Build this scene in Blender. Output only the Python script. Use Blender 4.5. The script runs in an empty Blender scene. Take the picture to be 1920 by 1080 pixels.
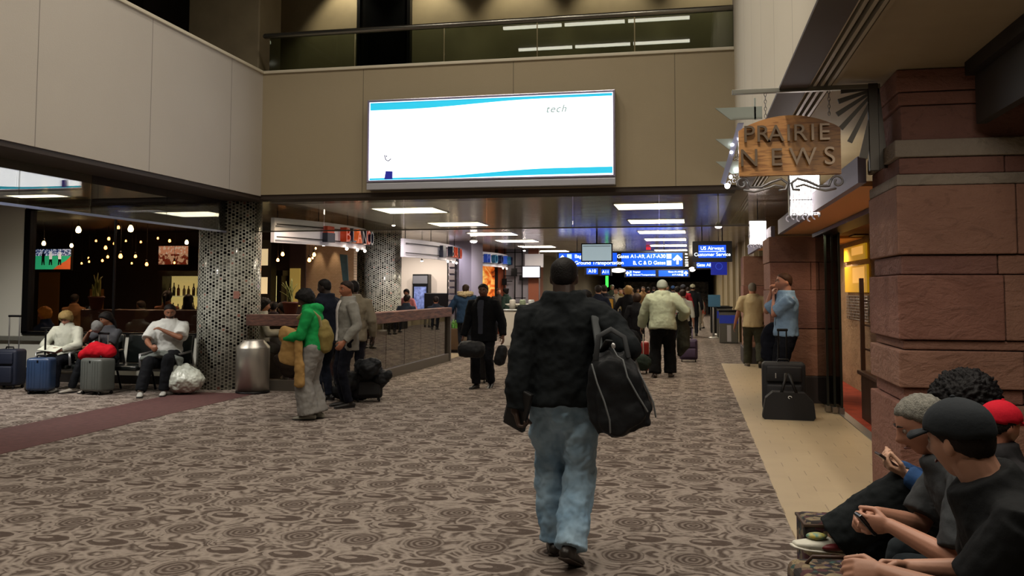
import bpy, bmesh, math, random
from math import sin, cos, pi, radians, atan2, sqrt
from mathutils import Vector, Matrix, noise
rnd = random.Random(7)
SC = bpy.context.scene
COL = SC.collection
V = Vector

# ------------------------------------------------------------------ camera
FPX, EYE, CX, CY = 1640.0, 1.59, 960.0, 444.0
def _basis(yaw, p, r):
    a, p, r = radians(yaw), radians(p), radians(r)
    f = V((-sin(a) * cos(p), cos(a) * cos(p), sin(p)))
    R = V((cos(a), sin(a), 0)); U = R.cross(f)
    return R * cos(r) + U * sin(r), U * cos(r) - R * sin(r), f
CR, CU, CF = _basis(11.53, 3.5, 0.1)
CO = V((0, 0, EYE))
def ray(x, y): return CF + CR * ((x - CX) / FPX) - CU * ((y - CY) / FPX)
def pd(x, y, D): return CO + ray(x, y) * D                 # point at a distance along the view axis
def hit(x, y, ax, val):                                    # point on an axis-aligned plane of the building
    d = ray(x, y); k = 'xyz'.index(ax)
    return CO + d * ((val - CO[k]) / d[k])
def ground(x, y): return hit(x, y, 'z', 0)
cam_d = bpy.data.cameras.new('camera'); cam = bpy.data.objects.new('camera', cam_d); COL.objects.link(cam)
cam_d.sensor_width = 36; cam_d.lens = FPX / 1920 * 36
cam_d.shift_y = -(540 - CY) / 1920; cam_d.clip_end = 300; cam_d.clip_start = 0.05
m = Matrix((CR, CU, -CF)).transposed().to_4x4(); m.translation = CO
cam.matrix_world = m; SC.camera = cam

# ------------------------------------------------------------------ materials
def lin(c):
    if isinstance(c, str):
        c = tuple(int(c[i:i + 2], 16) / 255 for i in (0, 2, 4))
    return tuple((x / 12.92 if x <= .04045 else ((x + .055) / 1.055) ** 2.4) for x in c) + (1,)
class N:
    """tiny expression wrapper over shader math nodes"""
    def __init__(s, nt, sock): s.nt, s.s = nt, sock
    def _m(s, op, b=None, c=None):
        n = s.nt.nodes.new('ShaderNodeMath'); n.operation = op
        s.nt.links.new(s.s, n.inputs[0])
        for i, q in ((1, b), (2, c)):
            if q is None: continue
            if isinstance(q, N): s.nt.links.new(q.s, n.inputs[i])
            else: n.inputs[i].default_value = q
        return N(s.nt, n.outputs[0])
    def __add__(s, b): return s._m('ADD', b)
    def __sub__(s, b): return s._m('SUBTRACT', b)
    def __mul__(s, b): return s._m('MULTIPLY', b)
    def __truediv__(s, b): return s._m('DIVIDE', b)
    def floor(s): return s._m('FLOOR')
    def fract(s): return s._m('FRACT')
    def abs(s): return s._m('ABSOLUTE')
    def lt(s, b): return s._m('LESS_THAN', b)
    def gt(s, b): return s._m('GREATER_THAN', b)
    def sin(s): return s._m('SINE')
    def sqrt(s): return s._m('SQRT')
    def max(s, b): return s._m('MAXIMUM', b)
    def min(s, b): return s._m('MINIMUM', b)
    def mod(s, b): return s._m('FLOORED_MODULO', b)
    def atan2(s, b): return s._m('ARCTAN2', b)
def xyz(nt, kind='Object'):
    t = nt.nodes.new('ShaderNodeTexCoord'); q = nt.nodes.new('ShaderNodeSeparateXYZ')
    nt.links.new(t.outputs[kind], q.inputs[0])
    return [N(nt, q.outputs[i]) for i in range(3)], t.outputs[kind]
def mixc(nt, fac, a, b):
    n = nt.nodes.new('ShaderNodeMix'); n.data_type = 'RGBA'
    for sock, q in ((n.inputs[0], fac), (n.inputs[6], a), (n.inputs[7], b)):
        if isinstance(q, N): nt.links.new(q.s, sock)
        elif hasattr(q, 'is_output'): nt.links.new(q, sock)
        else: sock.default_value = q
    return n.outputs[2]
def noise_n(nt, vec, scale, detail=3, rough=.55, dist=0):
    n = nt.nodes.new('ShaderNodeTexNoise'); n.inputs['Scale'].default_value = scale
    n.inputs['Detail'].default_value = detail; n.inputs['Roughness'].default_value = rough
    n.inputs['Distortion'].default_value = dist
    if vec is not None: nt.links.new(vec, n.inputs['Vector'])
    return N(nt, n.outputs[0])
def white_n(nt, a, b, seed=0):
    c = nt.nodes.new('ShaderNodeCombineXYZ'); nt.links.new(a.s, c.inputs[0]); nt.links.new(b.s, c.inputs[1]); c.inputs[2].default_value = seed
    n = nt.nodes.new('ShaderNodeTexWhiteNoise'); n.noise_dimensions = '3D'; nt.links.new(c.outputs[0], n.inputs[0])
    return N(nt, n.outputs[0])
MATS = {}
def mat(name, c='808080', r=.6, metal=0, c2=None, sc=8, amt=.5, bump=0, bs=60, emit=0, ec=None, alpha=None, stretch=None, spec=None, coat=0):
    if name in MATS: return MATS[name]
    M = bpy.data.materials.new(name); M.use_nodes = True; nt = M.node_tree
    b = nt.nodes['Principled BSDF']
    b.inputs['Base Color'].default_value = lin(c); b.inputs['Roughness'].default_value = r
    b.inputs['Metallic'].default_value = metal
    if spec is not None: b.inputs['Specular IOR Level'].default_value = spec
    if coat: b.inputs['Coat Weight'].default_value = coat
    P, vec = xyz(nt)
    if stretch:
        mp = nt.nodes.new('ShaderNodeMapping'); mp.inputs['Scale'].default_value = stretch
        nt.links.new(vec, mp.inputs[0]); vec = mp.outputs[0]
    if c2:
        f = noise_n(nt, vec, sc)
        f = (f - .5) * (1 + 4 * amt) + .5
        cl = nt.nodes.new('ShaderNodeClamp'); nt.links.new(f.s, cl.inputs[0])
        nt.links.new(mixc(nt, N(nt, cl.outputs[0]), lin(c), lin(c2)), b.inputs['Base Color'])
    if bump:
        f = noise_n(nt, vec, bs, 4, .6)
        bp = nt.nodes.new('ShaderNodeBump'); bp.inputs['Strength'].default_value = bump; bp.inputs['Distance'].default_value = .01
        nt.links.new(f.s, bp.inputs['Height']); nt.links.new(bp.outputs[0], b.inputs['Normal'])
    if emit:
        b.inputs['Emission Color'].default_value = lin(ec or c); b.inputs['Emission Strength'].default_value = emit
    MATS[name] = M
    return M
def nmat(name, fn):
    if name in MATS: return MATS[name]
    M = bpy.data.materials.new(name); M.use_nodes = True
    fn(M.node_tree, M.node_tree.nodes['Principled BSDF']); MATS[name] = M
    return M
def glass(name, tint='c8d8d0', refl=.12, rough=.0):
    if name in MATS: return MATS[name]
    M = bpy.data.materials.new(name); M.use_nodes = True; nt = M.node_tree; nt.nodes.clear()
    o = nt.nodes.new('ShaderNodeOutputMaterial'); t = nt.nodes.new('ShaderNodeBsdfTransparent'); g = nt.nodes.new('ShaderNodeBsdfGlossy')
    t.inputs[0].default_value = lin(tint); g.inputs['Roughness'].default_value = rough; g.inputs[0].default_value = (1, 1, 1, 1)
    lw = nt.nodes.new('ShaderNodeFresnel'); lw.inputs[0].default_value = 1.45
    mm = nt.nodes.new('ShaderNodeMath'); mm.operation = 'MULTIPLY_ADD'; mm.inputs[1].default_value = .6; mm.inputs[2].default_value = refl
    mm.use_clamp = True
    nt.links.new(lw.outputs[0], mm.inputs[0])
    mx = nt.nodes.new('ShaderNodeMixShader'); nt.links.new(mm.outputs[0], mx.inputs[0]); nt.links.new(t.outputs[0], mx.inputs[1]); nt.links.new(g.outputs[0], mx.inputs[2])
    nt.links.new(mx.outputs[0], o.inputs[0]); MATS[name] = M
    return M

# ------------------------------------------------------------------ mesh helpers
def bm_new(): return bmesh.new()
def obj(name, bm, m, parent=None, smooth=False, loc=None, rz=None):
    if isinstance(bm, bmesh.types.BMesh):
        bmesh.ops.recalc_face_normals(bm, faces=bm.faces)
        me = bpy.data.meshes.new(name); bm.to_mesh(me); bm.free()
    else: me = bm
    for q in (m if isinstance(m, (list, tuple)) else [m]): me.materials.append(q)
    if smooth:
        for p in me.polygons: p.use_smooth = True
    o = bpy.data.objects.new(name, me); COL.objects.link(o)
    if parent is not None: o.parent = parent
    if loc is not None: o.location = loc
    if rz is not None: o.rotation_euler = (0, 0, rz)
    return o
def tag(o, label, cat, group=None, kind=None):
    o['label'] = label; o['category'] = cat
    if group: o['group'] = group
    if kind: o['kind'] = kind
    return o
def thing(name, label, cat, loc=(0, 0, 0), rz=0, group=None):
    o = bpy.data.objects.new(name, None); COL.objects.link(o); o.empty_display_size = .1
    o.location = loc; o.rotation_euler = (0, 0, rz)
    return tag(o, label, cat, group)
def struct(name, bm, m, smooth=False):
    o = obj(name, bm, m, smooth=smooth); o['kind'] = 'structure'; return o
def dup(root, loc, rz=None, label=None, group=None, scale=None):
    r = root.copy(); COL.objects.link(r); r.location = loc
    if rz is not None: r.rotation_euler = (0, 0, rz)
    if scale: r.scale = scale
    if label: r['label'] = label
    if group: r['group'] = group
    for ch in list(root.children):
        c = ch.copy(); COL.objects.link(c); c.parent = r
        for g in list(ch.children):
            d = g.copy(); COL.objects.link(d); d.parent = c
    return r
def box(bm, x0, x1, y0, y1, z0, z1, bev=0, M=None, mi=0, segs=2):
    t = bmesh.new()
    bmesh.ops.create_cube(t, size=1)
    for v in t.verts:
        v.co = V((x0 + (v.co.x + .5) * (x1 - x0), y0 + (v.co.y + .5) * (y1 - y0), z0 + (v.co.z + .5) * (z1 - z0)))
    if bev: bmesh.ops.bevel(t, geom=list(t.edges), offset=bev, segments=segs, affect='EDGES', profile=.5)
    if M is not None: bmesh.ops.transform(t, matrix=M, verts=t.verts)
    for f in t.faces: f.material_index = mi
    me = bpy.data.meshes.new('t'); t.to_mesh(me); t.free(); bm.from_mesh(me); bpy.data.meshes.remove(me)
    return bm
def bx(*a, **k): return box(bm_new(), *a, **k)
def tube(bm, pts, rad, seg=12, side=None, cap=True, mi=0):
    pts = [V(p) for p in pts]; n = len(pts)
    if not isinstance(rad, (list, tuple)): rad = [rad] * n
    rad = [(r, r) if not isinstance(r, (tuple, list)) else r for r in rad]
    rings = []
    prev = V(side) if side is not None else None
    def tan(i):
        a = pts[max(0, i - 1)]; b = pts[min(n - 1, i + 1)]
        t = b - a
        return t.normalized() if t.length > 1e-9 else V((0, 0, 1))
    T = [tan(i) for i in range(n)]
    seq = []
    for i in range(n):
        seq.append((pts[i], T[i], rad[i]))
    if cap:
        r0 = min(rad[0]); r1 = min(rad[-1]); a, b = [], []
        for f, s in ((.5, .86), (.85, .52)):
            b.append((pts[-1] + T[-1] * r1 * f, T[-1], (rad[-1][0] * s, rad[-1][1] * s)))
            a.append((pts[0] - T[0] * r0 * f, T[0], (rad[0][0] * s, rad[0][1] * s)))
        ends = (pts[0] - T[0] * r0, pts[-1] + T[-1] * r1)
        seq = a[::-1] + seq + b
    else: ends = (pts[0], pts[-1])
    for p, t, r in seq:
        if prev is None: prev = V((1, 0, 0)) if abs(t.x) < .9 else V((0, 1, 0))
        s = prev - t * prev.dot(t)
        if s.length < 1e-4: s = t.orthogonal()
        s.normalize(); prev = s if side is None else V(side)
        o = t.cross(s)
        rings.append([bm.verts.new(p + s * (r[0] * cos(2 * pi * k / seg)) + o * (r[1] * sin(2 * pi * k / seg))) for k in range(seg)])
    for a, b in zip(rings, rings[1:]):
        for k in range(seg):
            f = bm.faces.new((a[k], a[(k + 1) % seg], b[(k + 1) % seg], b[k])); f.material_index = mi; f.smooth = True
    for ring, e, fl in ((rings[0], ends[0], 1), (rings[-1], ends[1], 0)):
        c = bm.verts.new(e)
        for k in range(seg):
            q = (ring[(k + 1) % seg], ring[k], c) if fl else (ring[k], ring[(k + 1) % seg], c)
            f = bm.faces.new(q); f.material_index = mi; f.smooth = True
    return bm
def tb(*a, **k): return tube(bm_new(), *a, **k)
def ell(bm, c, r, seg=16, M=None, mi=0):
    t = bmesh.ops.create_uvsphere(bm, u_segments=seg, v_segments=max(6, seg * 2 // 3), radius=1)
    c = V(c)
    for v in t['verts']:
        q = V((v.co.x * r[0], v.co.y * r[1], v.co.z * r[2]))
        if M is not None: q = M @ q
        v.co = q + c
    for v in t['verts']:
        for f in v.link_faces: f.material_index = mi; f.smooth = True
    return bm
def lathe(prof, seg=32, bm=None, c=(0, 0, 0)):
    bm = bm or bm_new(); c = V(c); rings = []
    for r, z in prof:
        if r < 1e-6: rings.append([bm.verts.new(c + V((0, 0, z)))])
        else: rings.append([bm.verts.new(c + V((r * cos(2 * pi * k / seg), r * sin(2 * pi * k / seg), z))) for k in range(seg)])
    for a, b in zip(rings, rings[1:]):
        for k in range(seg):
            k2 = (k + 1) % seg
            if len(a) == 1 and len(b) == 1: continue
            if len(a) == 1: f = bm.faces.new((a[0], b[k2], b[k]))
            elif len(b) == 1: f = bm.faces.new((a[k], a[k2], b[0]))
            else: f = bm.faces.new((a[k], a[k2], b[k2], b[k]))
            f.smooth = True
    return bm
def prism(bm, poly, d0, d1, plane='xz', M=None, mi=0):
    """outline poly in a plane, given real thickness from d0 to d1"""
    def P(u, w, d): return {'xz': V((u, d, w)), 'xy': V((u, w, d)), 'yz': V((d, u, w))}[plane]
    a = [bm.verts.new(P(u, w, d0)) for u, w in poly]; b = [bm.verts.new(P(u, w, d1)) for u, w in poly]
    fs = [bm.faces.new(a), bm.faces.new(b[::-1])]
    n = len(poly)
    for i in range(n): fs.append(bm.faces.new((a[i], b[i], b[(i + 1) % n], a[(i + 1) % n])))
    for f in fs: f.material_index = mi
    if M is not None: bmesh.ops.transform(bm, matrix=M, verts=a + b)
    return bm
TXT = []
def text(name, body, size, m, parent, loc, rot=(pi / 2, 0, 0), ext=.004, align='CENTER', shear=0, sp=1.0, xs=1.0):
    c = bpy.data.curves.new(name, 'FONT'); c.body = body; c.size = size; c.extrude = ext; c.align_x = align; c.align_y = 'CENTER'
    c.shear = shear; c.space_character = sp; c.materials.append(m)
    o = bpy.data.objects.new(name, c); COL.objects.link(o)
    if parent is not None: o.parent = parent
    o.location = loc; o.rotation_euler = rot; o.scale = (xs, 1, 1); TXT.append(o)
    return o
REM = []
_TEX = {}
def remesh(o, vox, sm=5, disp=0, dscale=.15, seed=0):
    m = o.modifiers.new('r', 'REMESH'); m.mode = 'VOXEL'; m.voxel_size = vox; m.use_smooth_shade = True
    if sm:
        s = o.modifiers.new('s', 'SMOOTH'); s.factor = .5; s.iterations = sm
    if disp:
        if dscale not in _TEX:
            t = bpy.data.textures.new('folds', 'CLOUDS'); t.noise_scale = dscale; t.noise_depth = 2; _TEX[dscale] = t
        d = o.modifiers.new('d', 'DISPLACE'); d.texture = _TEX[dscale]; d.strength = disp; d.mid_level = .5; d.texture_coords = 'GLOBAL'
    REM.append(o)
    return o
def bake_all():
    bpy.context.view_layer.update()
    dg = bpy.context.evaluated_depsgraph_get()
    new = {}
    for o in REM: new[o] = bpy.data.meshes.new_from_object(o.evaluated_get(dg))
    for o in TXT: 
        me = bpy.data.meshes.new_from_object(o.evaluated_get(dg)); nm = o.name; c = o.data
        n = bpy.data.objects.new(nm + '_', me); COL.objects.link(n); n.parent = o.parent
        n.location = o.location; n.rotation_euler = o.rotation_euler; n.scale = o.scale
        bpy.data.objects.remove(o); bpy.data.curves.remove(c); n.name = nm; me.name = nm
    for o, me in new.items():
        nm = o.data.name; o.modifiers.clear(); o.data = me; me.name = nm
        for p in me.polygons: p.use_smooth = True
def area(name, loc, rot, sx_, sy, en, col=(1, 1, 1), spread=180):
    l = bpy.data.lights.new(name, 'AREA'); l.shape = 'RECTANGLE'; l.size = sx_; l.size_y = sy; l.energy = en; l.color = col; l.spread = radians(spread)
    o = bpy.data.objects.new(name, l); COL.objects.link(o); o.location = loc; o.rotation_euler = rot; return o
def spot(name, loc, rot, en, ang=60, col=(1, 1, 1), blend=.5, r=.05):
    l = bpy.data.lights.new(name, 'SPOT'); l.energy = en; l.color = col; l.spot_size = radians(ang); l.spot_blend = blend; l.shadow_soft_size = r
    o = bpy.data.objects.new(name, l); COL.objects.link(o); o.location = loc; o.rotation_euler = rot; return o
# ------------------------------------------------------------------ people
def ik(a, t, l1, l2, pole):
    a, t, pole = V(a), V(t), V(pole)
    d = t - a; L = min(d.length, (l1 + l2) * .995); u = d.normalized(); t = a + u * L
    x = (l1 * l1 - l2 * l2 + L * L) / (2 * L); h = sqrt(max(0, l1 * l1 - x * x))
    p = pole - u * pole.dot(u)
    p = p.normalized() if p.length > 1e-5 else u.orthogonal().normalized()
    return a + u * x + p * h, t
def g2(x, z, x0, z0, sx, sz): return math.exp(-((x - x0) / sx) ** 2 - ((z - z0) / sz) ** 2)
def head_pt(dx, dy, dz, face=True):
    x, y, z = dx * .075, dy * .096, dz * .116
    if dz > 0:
        q = 1 + .30 * dz * dz * (1 - dz * dz) * 2; x *= q; y *= q
    if dz < 0:
        k = (-dz) ** 1.6
        x *= 1 - .38 * k
        if dy < 0: y *= 1 - .45 * k
        else: y *= 1 - .05 * k
    if dy > 0: y *= 1 - .05 * abs(dx)
    if dz > .2: x *= 1 + .03 * dz
    if face and dy > 0:
        ax = abs(x)
        y += .027 * g2(x, z, 0, -.030, .013, .016) + .016 * g2(x, z, 0, -.008, .009, .028)
        y += .006 * g2(ax, z, .028, .026, .02, .009)
        y -= .010 * g2(ax, z, .030, .006, .014, .011)
        y += .005 * g2(ax, z, .042, -.025, .018, .018)
        y += .007 * g2(x, z, 0, -.058, .022, .006) + .007 * g2(x, z, 0, -.071, .018, .006)
        y -= .004 * g2(x, z, 0, -.0645, .022, .004)
        y += .012 * g2(x, z, 0, -.100, .022, .018)
    return V((x, y, z))
def sphere_dirs(bm, f, nu=40, nv=28):
    rows = []
    for j in range(nv + 1):
        th = pi * j / nv
        if j in (0, nv): rows.append([bm.verts.new(f(0, 0, cos(th)))]); continue
        rows.append([bm.verts.new(f(sin(th) * cos(2 * pi * i / nu), sin(th) * sin(2 * pi * i / nu), cos(th))) for i in range(nu)])
    for a, b in zip(rows, rows[1:]):
        for i in range(nu):
            i2 = (i + 1) % nu
            if len(a) == 1: f_ = bm.faces.new((a[0], b[i], b[i2]))
            elif len(b) == 1: f_ = bm.faces.new((a[i], b[0], a[i2]))
            else: f_ = bm.faces.new((a[i], b[i], b[i2], a[i2]))
            f_.smooth = True
def smooth01(x, a, b):
    t = min(1, max(0, (x - a) / (b - a))); return t * t * (3 - 2 * t)
SKINC = {}
def skin(c): return mat('skin_' + c, c, .5, c2=None, bump=.06, bs=120)
def cloth(c, r=.85, c2=None, sc=9, bump=.25, bs=35): return mat('cloth_%s_%s_%s' % (c, c2, bs), c, r, c2=c2, sc=sc, amt=.1, bump=bump, bs=bs, spec=.15)

def person(label, loc, rz=0, h=1.75, pelvis=(0, 0, .93), lean=0, side=0, twist=0, head=(0, 0, 0), hands=None, elb=None,
           feet=None, knee=None, sk='8a5a40', hair='short', hc='1c1512', top='222428', tlen=.12, tl=.016, sleeve=1.0, topname='jacket',
           pants='20222a', pl=.012, plen=1.0, shoes='1a1818', girth=1.0, res=.012, group=None, curl=None, hd=None, wide=0, t2=None, p2=None,
           wr=1.0, hoodup=False, hooddown=False, collar=None, shirt=None, tie=None, eyes=False, cat='person', neckc=None, sole=None, beard=None, shx=.19, headz=0, hscale=1):
    s = h / 1.715
    root = thing('person', label, cat, loc, rz, group); root.scale = (s, s, s)
    MW = Matrix.Translation(V(loc)) @ Matrix.Rotation(rz, 4, 'Z') @ Matrix.Scale(s, 4)
    MI = MW.inverted()
    def tl_(q): return MI @ q if isinstance(q, Vector) else V(q)
    P0 = tl_(pelvis)
    Rm = Matrix.Rotation(radians(twist), 3, 'Z') @ Matrix.Rotation(radians(side), 3, 'Y') @ Matrix.Rotation(radians(-lean), 3, 'X')
    T = Rm @ V((0, 0, 1)); RV = Rm @ V((1, 0, 0)); FV = Rm @ V((0, 1, 0))
    def tp(u, f=0, r=0): return P0 + T * u + FV * f + RV * r
    Rp = Matrix.Rotation(radians(twist * .3), 3, 'Z')
    neck = tp(.52, -.005)
    hy, hp, hr = head
    Hm = Matrix.Rotation(radians(hy), 3, 'Z') @ Matrix.Rotation(radians(-hp), 3, 'X') @ Matrix.Rotation(radians(hr), 3, 'Y')
    hcn = neck + T * .055 + Hm @ V((0, .03, .085)) + V((0, 0, headz + .0))
    # joints
    J = {}
    for sd, k in ((1, 'R'), (-1, 'L')):
        sh = tp(.44, -.01, sd * shx * girth ** .5)
        hp_ = P0 + Rp @ V((sd * .09, 0, -.02))
        wt = tl_((hands or {}).get(k, (sd * (.27 + .03 * girth), .05, P0.z - .07)))
        po = (elb or {}).get(k, (sd * .35, -1, -.2))
        el, wr_ = ik(sh, wt, .29, .26, po)
        ft = (feet or {}).get(k, (sd * .1, 0, .085))
        if isinstance(ft[0], Vector): fx = MI @ ft[0]; ft = (0, 0, 0) + tuple(ft[1:])
        else: fx = V(ft[:3])
        kp = (knee or {}).get(k, (sd * .12, 1, .1))
        kn, an = ik(hp_, fx, .43, .42, kp)
        J[k] = dict(sh=sh, el=el, wr=wr_, hip=hp_, kn=kn, an=an, toe=(ft[3] if len(ft) > 3 else -sd * 8), tp=(ft[4] if len(ft) > 4 else 0))
    far = res >= .017
    # ---- body (one continuous surface)
    bm = bm_new()
    g = girth
    def H(v): return hcn + (Hm @ v) * hscale
    if not far or True:
        sphere_dirs(bm, lambda a, b, c: H(head_pt(a, b, c)), 36 if not far else 20, 30 if not far else 14)
    for sd in (1, -1):
        ell(bm, H(V((sd * .074, -.008, -.008))), (.010, .019, .032), 10, Hm)
    tube(bm, [neck - T * .06, neck + T * .02, H(V((0, -.02, -.05)))], [.064, .057 * (1 + (g - 1) * .9), .058 * (1 + (g - 1) * .9)], 14)
    tube(bm, [tp(u) for u in (-.06, .05, .15, .28, .38, .45, .5)], [(a * g, b * g) for a, b in ((.150, .10), (.152, .105), (.138, .098), (.150, .105), (.160, .105), (.135, .086), (.085, .068))], 18, side=RV)
    for k, sd in (('R', 1), ('L', -1)):
        j = J[k]
        tube(bm, [j['sh'], j['sh'].lerp(j['el'], .5), j['el']], [.045 * g, .043 * g, .040], 12)
        tube(bm, [j['el'], j['el'].lerp(j['wr'], .35), j['wr']], [.040, .041, .027], 12)
        tube(bm, [j['hip'], j['hip'].lerp(j['kn'], .5), j['kn']], [.078 * g, .068 * g, .052], 12)
        tube(bm, [j['kn'], j['kn'].lerp(j['an'], .35), j['an']], [.05, .05, .036], 12)
        # hand
        d = (j['wr'] - j['el']).normalized()
        n = V((-sd, 0, 0))
        if hd and k in hd:
            dd = hd[k]
            if dd[0] is not None: d = (MI.to_3x3() @ dd[0]).normalized() if isinstance(dd[0], Vector) else V(dd[0]).normalized()
            n = (MI.to_3x3() @ dd[1]) if isinstance(dd[1], Vector) else V(dd[1])
        n = (n - d * n.dot(d))
        n = n.normalized() if n.length > 1e-3 else d.orthogonal().normalized()
        t = d.cross(n) * sd
        cu = (curl or {}).get(k, .35)
        w = j['wr']; j['d'], j['n'], j['t'] = d, n, t
        tube(bm, [w - d * .01, w + d * .03, w + d * .075], [(.026, .017), (.036, .016), (.041, .013)], 12, side=t)
        for fi, (off, L) in enumerate(((.030, .074), (.010, .083), (-.011, .077), (-.031, .060))):
            p = w + d * (.082 - abs(off) * .12) + t * off
            pts = [p]; ang = cu * .5
            for q, fr in enumerate((.45, .3, .25)):
                ang += cu * (.9 if q else .5)
                dr = d * cos(ang) + n * sin(ang) + t * (off * 1.2)
                p = p + dr.normalized() * L * fr; pts.append(p)
            tube(bm, pts, [.0105, .0095, .0088, .0078], 8)
        p = w + d * .022 + t * .024 + n * .006
        d1 = (d * .62 + t * .62 + n * (.25 + cu * .35)).normalized(); d2 = (d * .85 + t * (.3 - cu * .4) + n * (.2 + cu * .3)).normalized()
        tube(bm, [p, p + d1 * .042, p + d1 * .042 + d2 * .034, p + d1 * .042 + d2 * .058], [.015, .0125, .0105, .009], 8)
        # foot inside shoe
        an = j['an']
    body = obj('body', bm, skin(sk), root)
    remesh(body, res * .62 if res < .01 else res, 3 if res < .01 else 2)
    # ---- shoes
    for k, sd in (('R', 1), ('L', -1)):
        j = J[k]
        rot = Matrix.Rotation(radians(j['toe']), 3, 'Z') @ Matrix.Rotation(radians(-j['tp']), 3, 'X')
        a = j['an']
        def F(x, y, z): return a + rot @ V((x, y, z))
        b2 = bm_new()
        tube(b2, [F(0, -.065, -.045), F(0, -.01, -.045), F(0, .07, -.052), F(0, .14, -.058), F(0, .19, -.062)], [(.034, .036), (.038, .04), (.042, .030), (.044, .024), (.034, .016)], 14, side=rot @ V((1, 0, 0)))
        tube(b2, [F(0, -.02, -.03), F(0, -.005, .03)], [.042, .044], 12)
        so = obj('shoe', b2, mat('shoe_' + shoes, shoes, .45), root); remesh(so, max(res * .8, .007), 2)
        if not far:
            b3 = bm_new()
            tube(b3, [F(0, -.075, -.075), F(0, 0, -.075), F(0, .09, -.077), F(0, .16, -.077), F(0, .205, -.072)], [(.035, .010), (.037, .010), (.045, .009), (.046, .009), (.034, .008)], 16, side=rot @ V((1, 0, 0)))
            obj('sole', b3, mat('sole_' + (sole or '141212'), sole or '141212', .7), so)
    # ---- trousers
    if pants:
        b2 = bm_new()
        tube(b2, [P0 + Rp @ V((0, 0, z)) for z in (-.09, -.03, .05, .1)], [(a * g + pl, b * g + pl) for a, b in ((.12, .10), (.155, .115), (.152, .11), (.14, .10))], 18, side=Rp @ V((1, 0, 0)))
        for k in 'RL':
            j = J[k]
            e = j['kn'].lerp(j['an'], plen)
            e = e + (V((0, 0, -.01)) if plen >= 1 else V())
            tube(b2, [j['hip'] + V((0, 0, .01)), j['hip'].lerp(j['kn'], .35), j['kn']], [.088 * g + pl, .083 * g + pl, .060 + pl + wide * .4], 14)
            tube(b2, [j['kn'], j['kn'].lerp(j['an'], .45), e], [.060 + pl + wide * .4, .055 + pl + wide * .7, .046 + pl + wide], 14, cap=(plen < 1))
        o = obj('trousers', b2, cloth(pants, c2=p2, sc=5), root); remesh(o, res, 6, .03 * wr, .09)
    # ---- top
    if top:
        b2 = bm_new()
        us = [-tlen, -tlen * .4, .06, .16, .28, .38, .45, .50, .555 + (.02 if sleeve > .8 else 0)]
        rs = [(.165, .115), (.166, .118), (.156, .115), (.144, .106), (.154, .112), (.168, .115), (.150, .096), (.098, .080), (.068, .068)]
        tube(b2, [tp(u) for u in us], [(a * g + tl * 1.2, b * g + tl * (1.4 + (g - 1))) for a, b in rs], 22, side=RV, cap=False)
        for k, sd in (('R', 1), ('L', -1)):
            j = J[k]
            if sleeve <= 0:
                continue
            tube(b2, [tp(.44, -.005, sd * .09), j['sh'], j['sh'].lerp(j['el'], .5)], [.060 * g + tl, .060 * g + tl * .9, .050 * g + tl], 14)
            if sleeve < .75:
                tube(b2, [j['sh'], j['sh'].lerp(j['el'], sleeve * 1.4)], [.058 * g + tl, .056 * g + tl * 1.6], 14, cap=False)
            else:
                tube(b2, [j['sh'].lerp(j['el'], .4), j['el']], [.050 * g + tl, .044 + tl], 14)
                e = j['el'].lerp(j['wr'], min(1, (sleeve - .5) * 2) - .02)
                tube(b2, [j['el'], j['el'].lerp(j['wr'], .4), e], [.044 + tl, .043 + tl, .033 + tl * .8], 14, cap=False)
        if hooddown:
            tube(b2, [tp(.50, .06, -.09), tp(.53, -.03, -.11), tp(.50, -.13, 0), tp(.53, -.03, .11), tp(.50, .06, .09)], [.03, .045, .06, .045, .03], 12)
        o = obj(topname, b2, cloth(top, c2=t2, sc=6), root); remesh(o, res, 5, .028 * wr, .11)
        if collar:
            b3 = bm_new()
            pts = [tp(.53 + .01 * cos(a), .068 * cos(a) * 1.0, .07 * sin(a)) for a in [radians(q) for q in range(25, 336, 31)]]
            tube(b3, pts, [(.012, .026)] * len(pts), 8, side=T)
            q = obj('collar', b3, cloth(collar), root); remesh(q, max(res * .6, .006), 2)
    if shirt:
        b3 = bm_new()
        f0 = .112 * g + tl * 1.6
        w_ = .05
        pts = [tp(u, ff) for u, ff in ((-.03, f0 + .006), (.12, f0 - .006), (.28, f0 + .002), (.38, f0 + .002), (.46, f0 - .018), (.51, f0 - .045))]
        tube(b3, pts, [(.045, .010), (.045, .010), (.052, .010), (.06, .010), (.06, .012), (.05, .012)], 12, side=RV)
        q = obj('shirt_front', b3, cloth(shirt), root); remesh(q, max(res * .7, .006), 2)
        if tie:
            b4 = bm_new()
            tube(b4, [p + FV * .012 for p in pts[1:]], [(.024, .005), (.022, .005), (.018, .005), (.012, .006), (.016, .01)], 10, side=RV)
            obj('tie', b4, cloth(tie), root, smooth=True)
    if hooddown and not far:
        pass
    # ---- hair / hat
    def hshell(thk, line=lambda yy: -.15 + .6 * yy, nz=0, nf=30, inner=-.014, band=.12):
        def f(a, b, c):
            p = head_pt(a, b, c, False)
            gg = c - line(b)
            t_ = inner + (thk - inner) * smooth01(gg, 0, band)
            if nz: t_ += nz * noise.noise(V((a, b, c)) * nf * .2) * smooth01(gg, 0, band)
            return H(p + V((a, b, c)) * t_)
        return f
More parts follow.
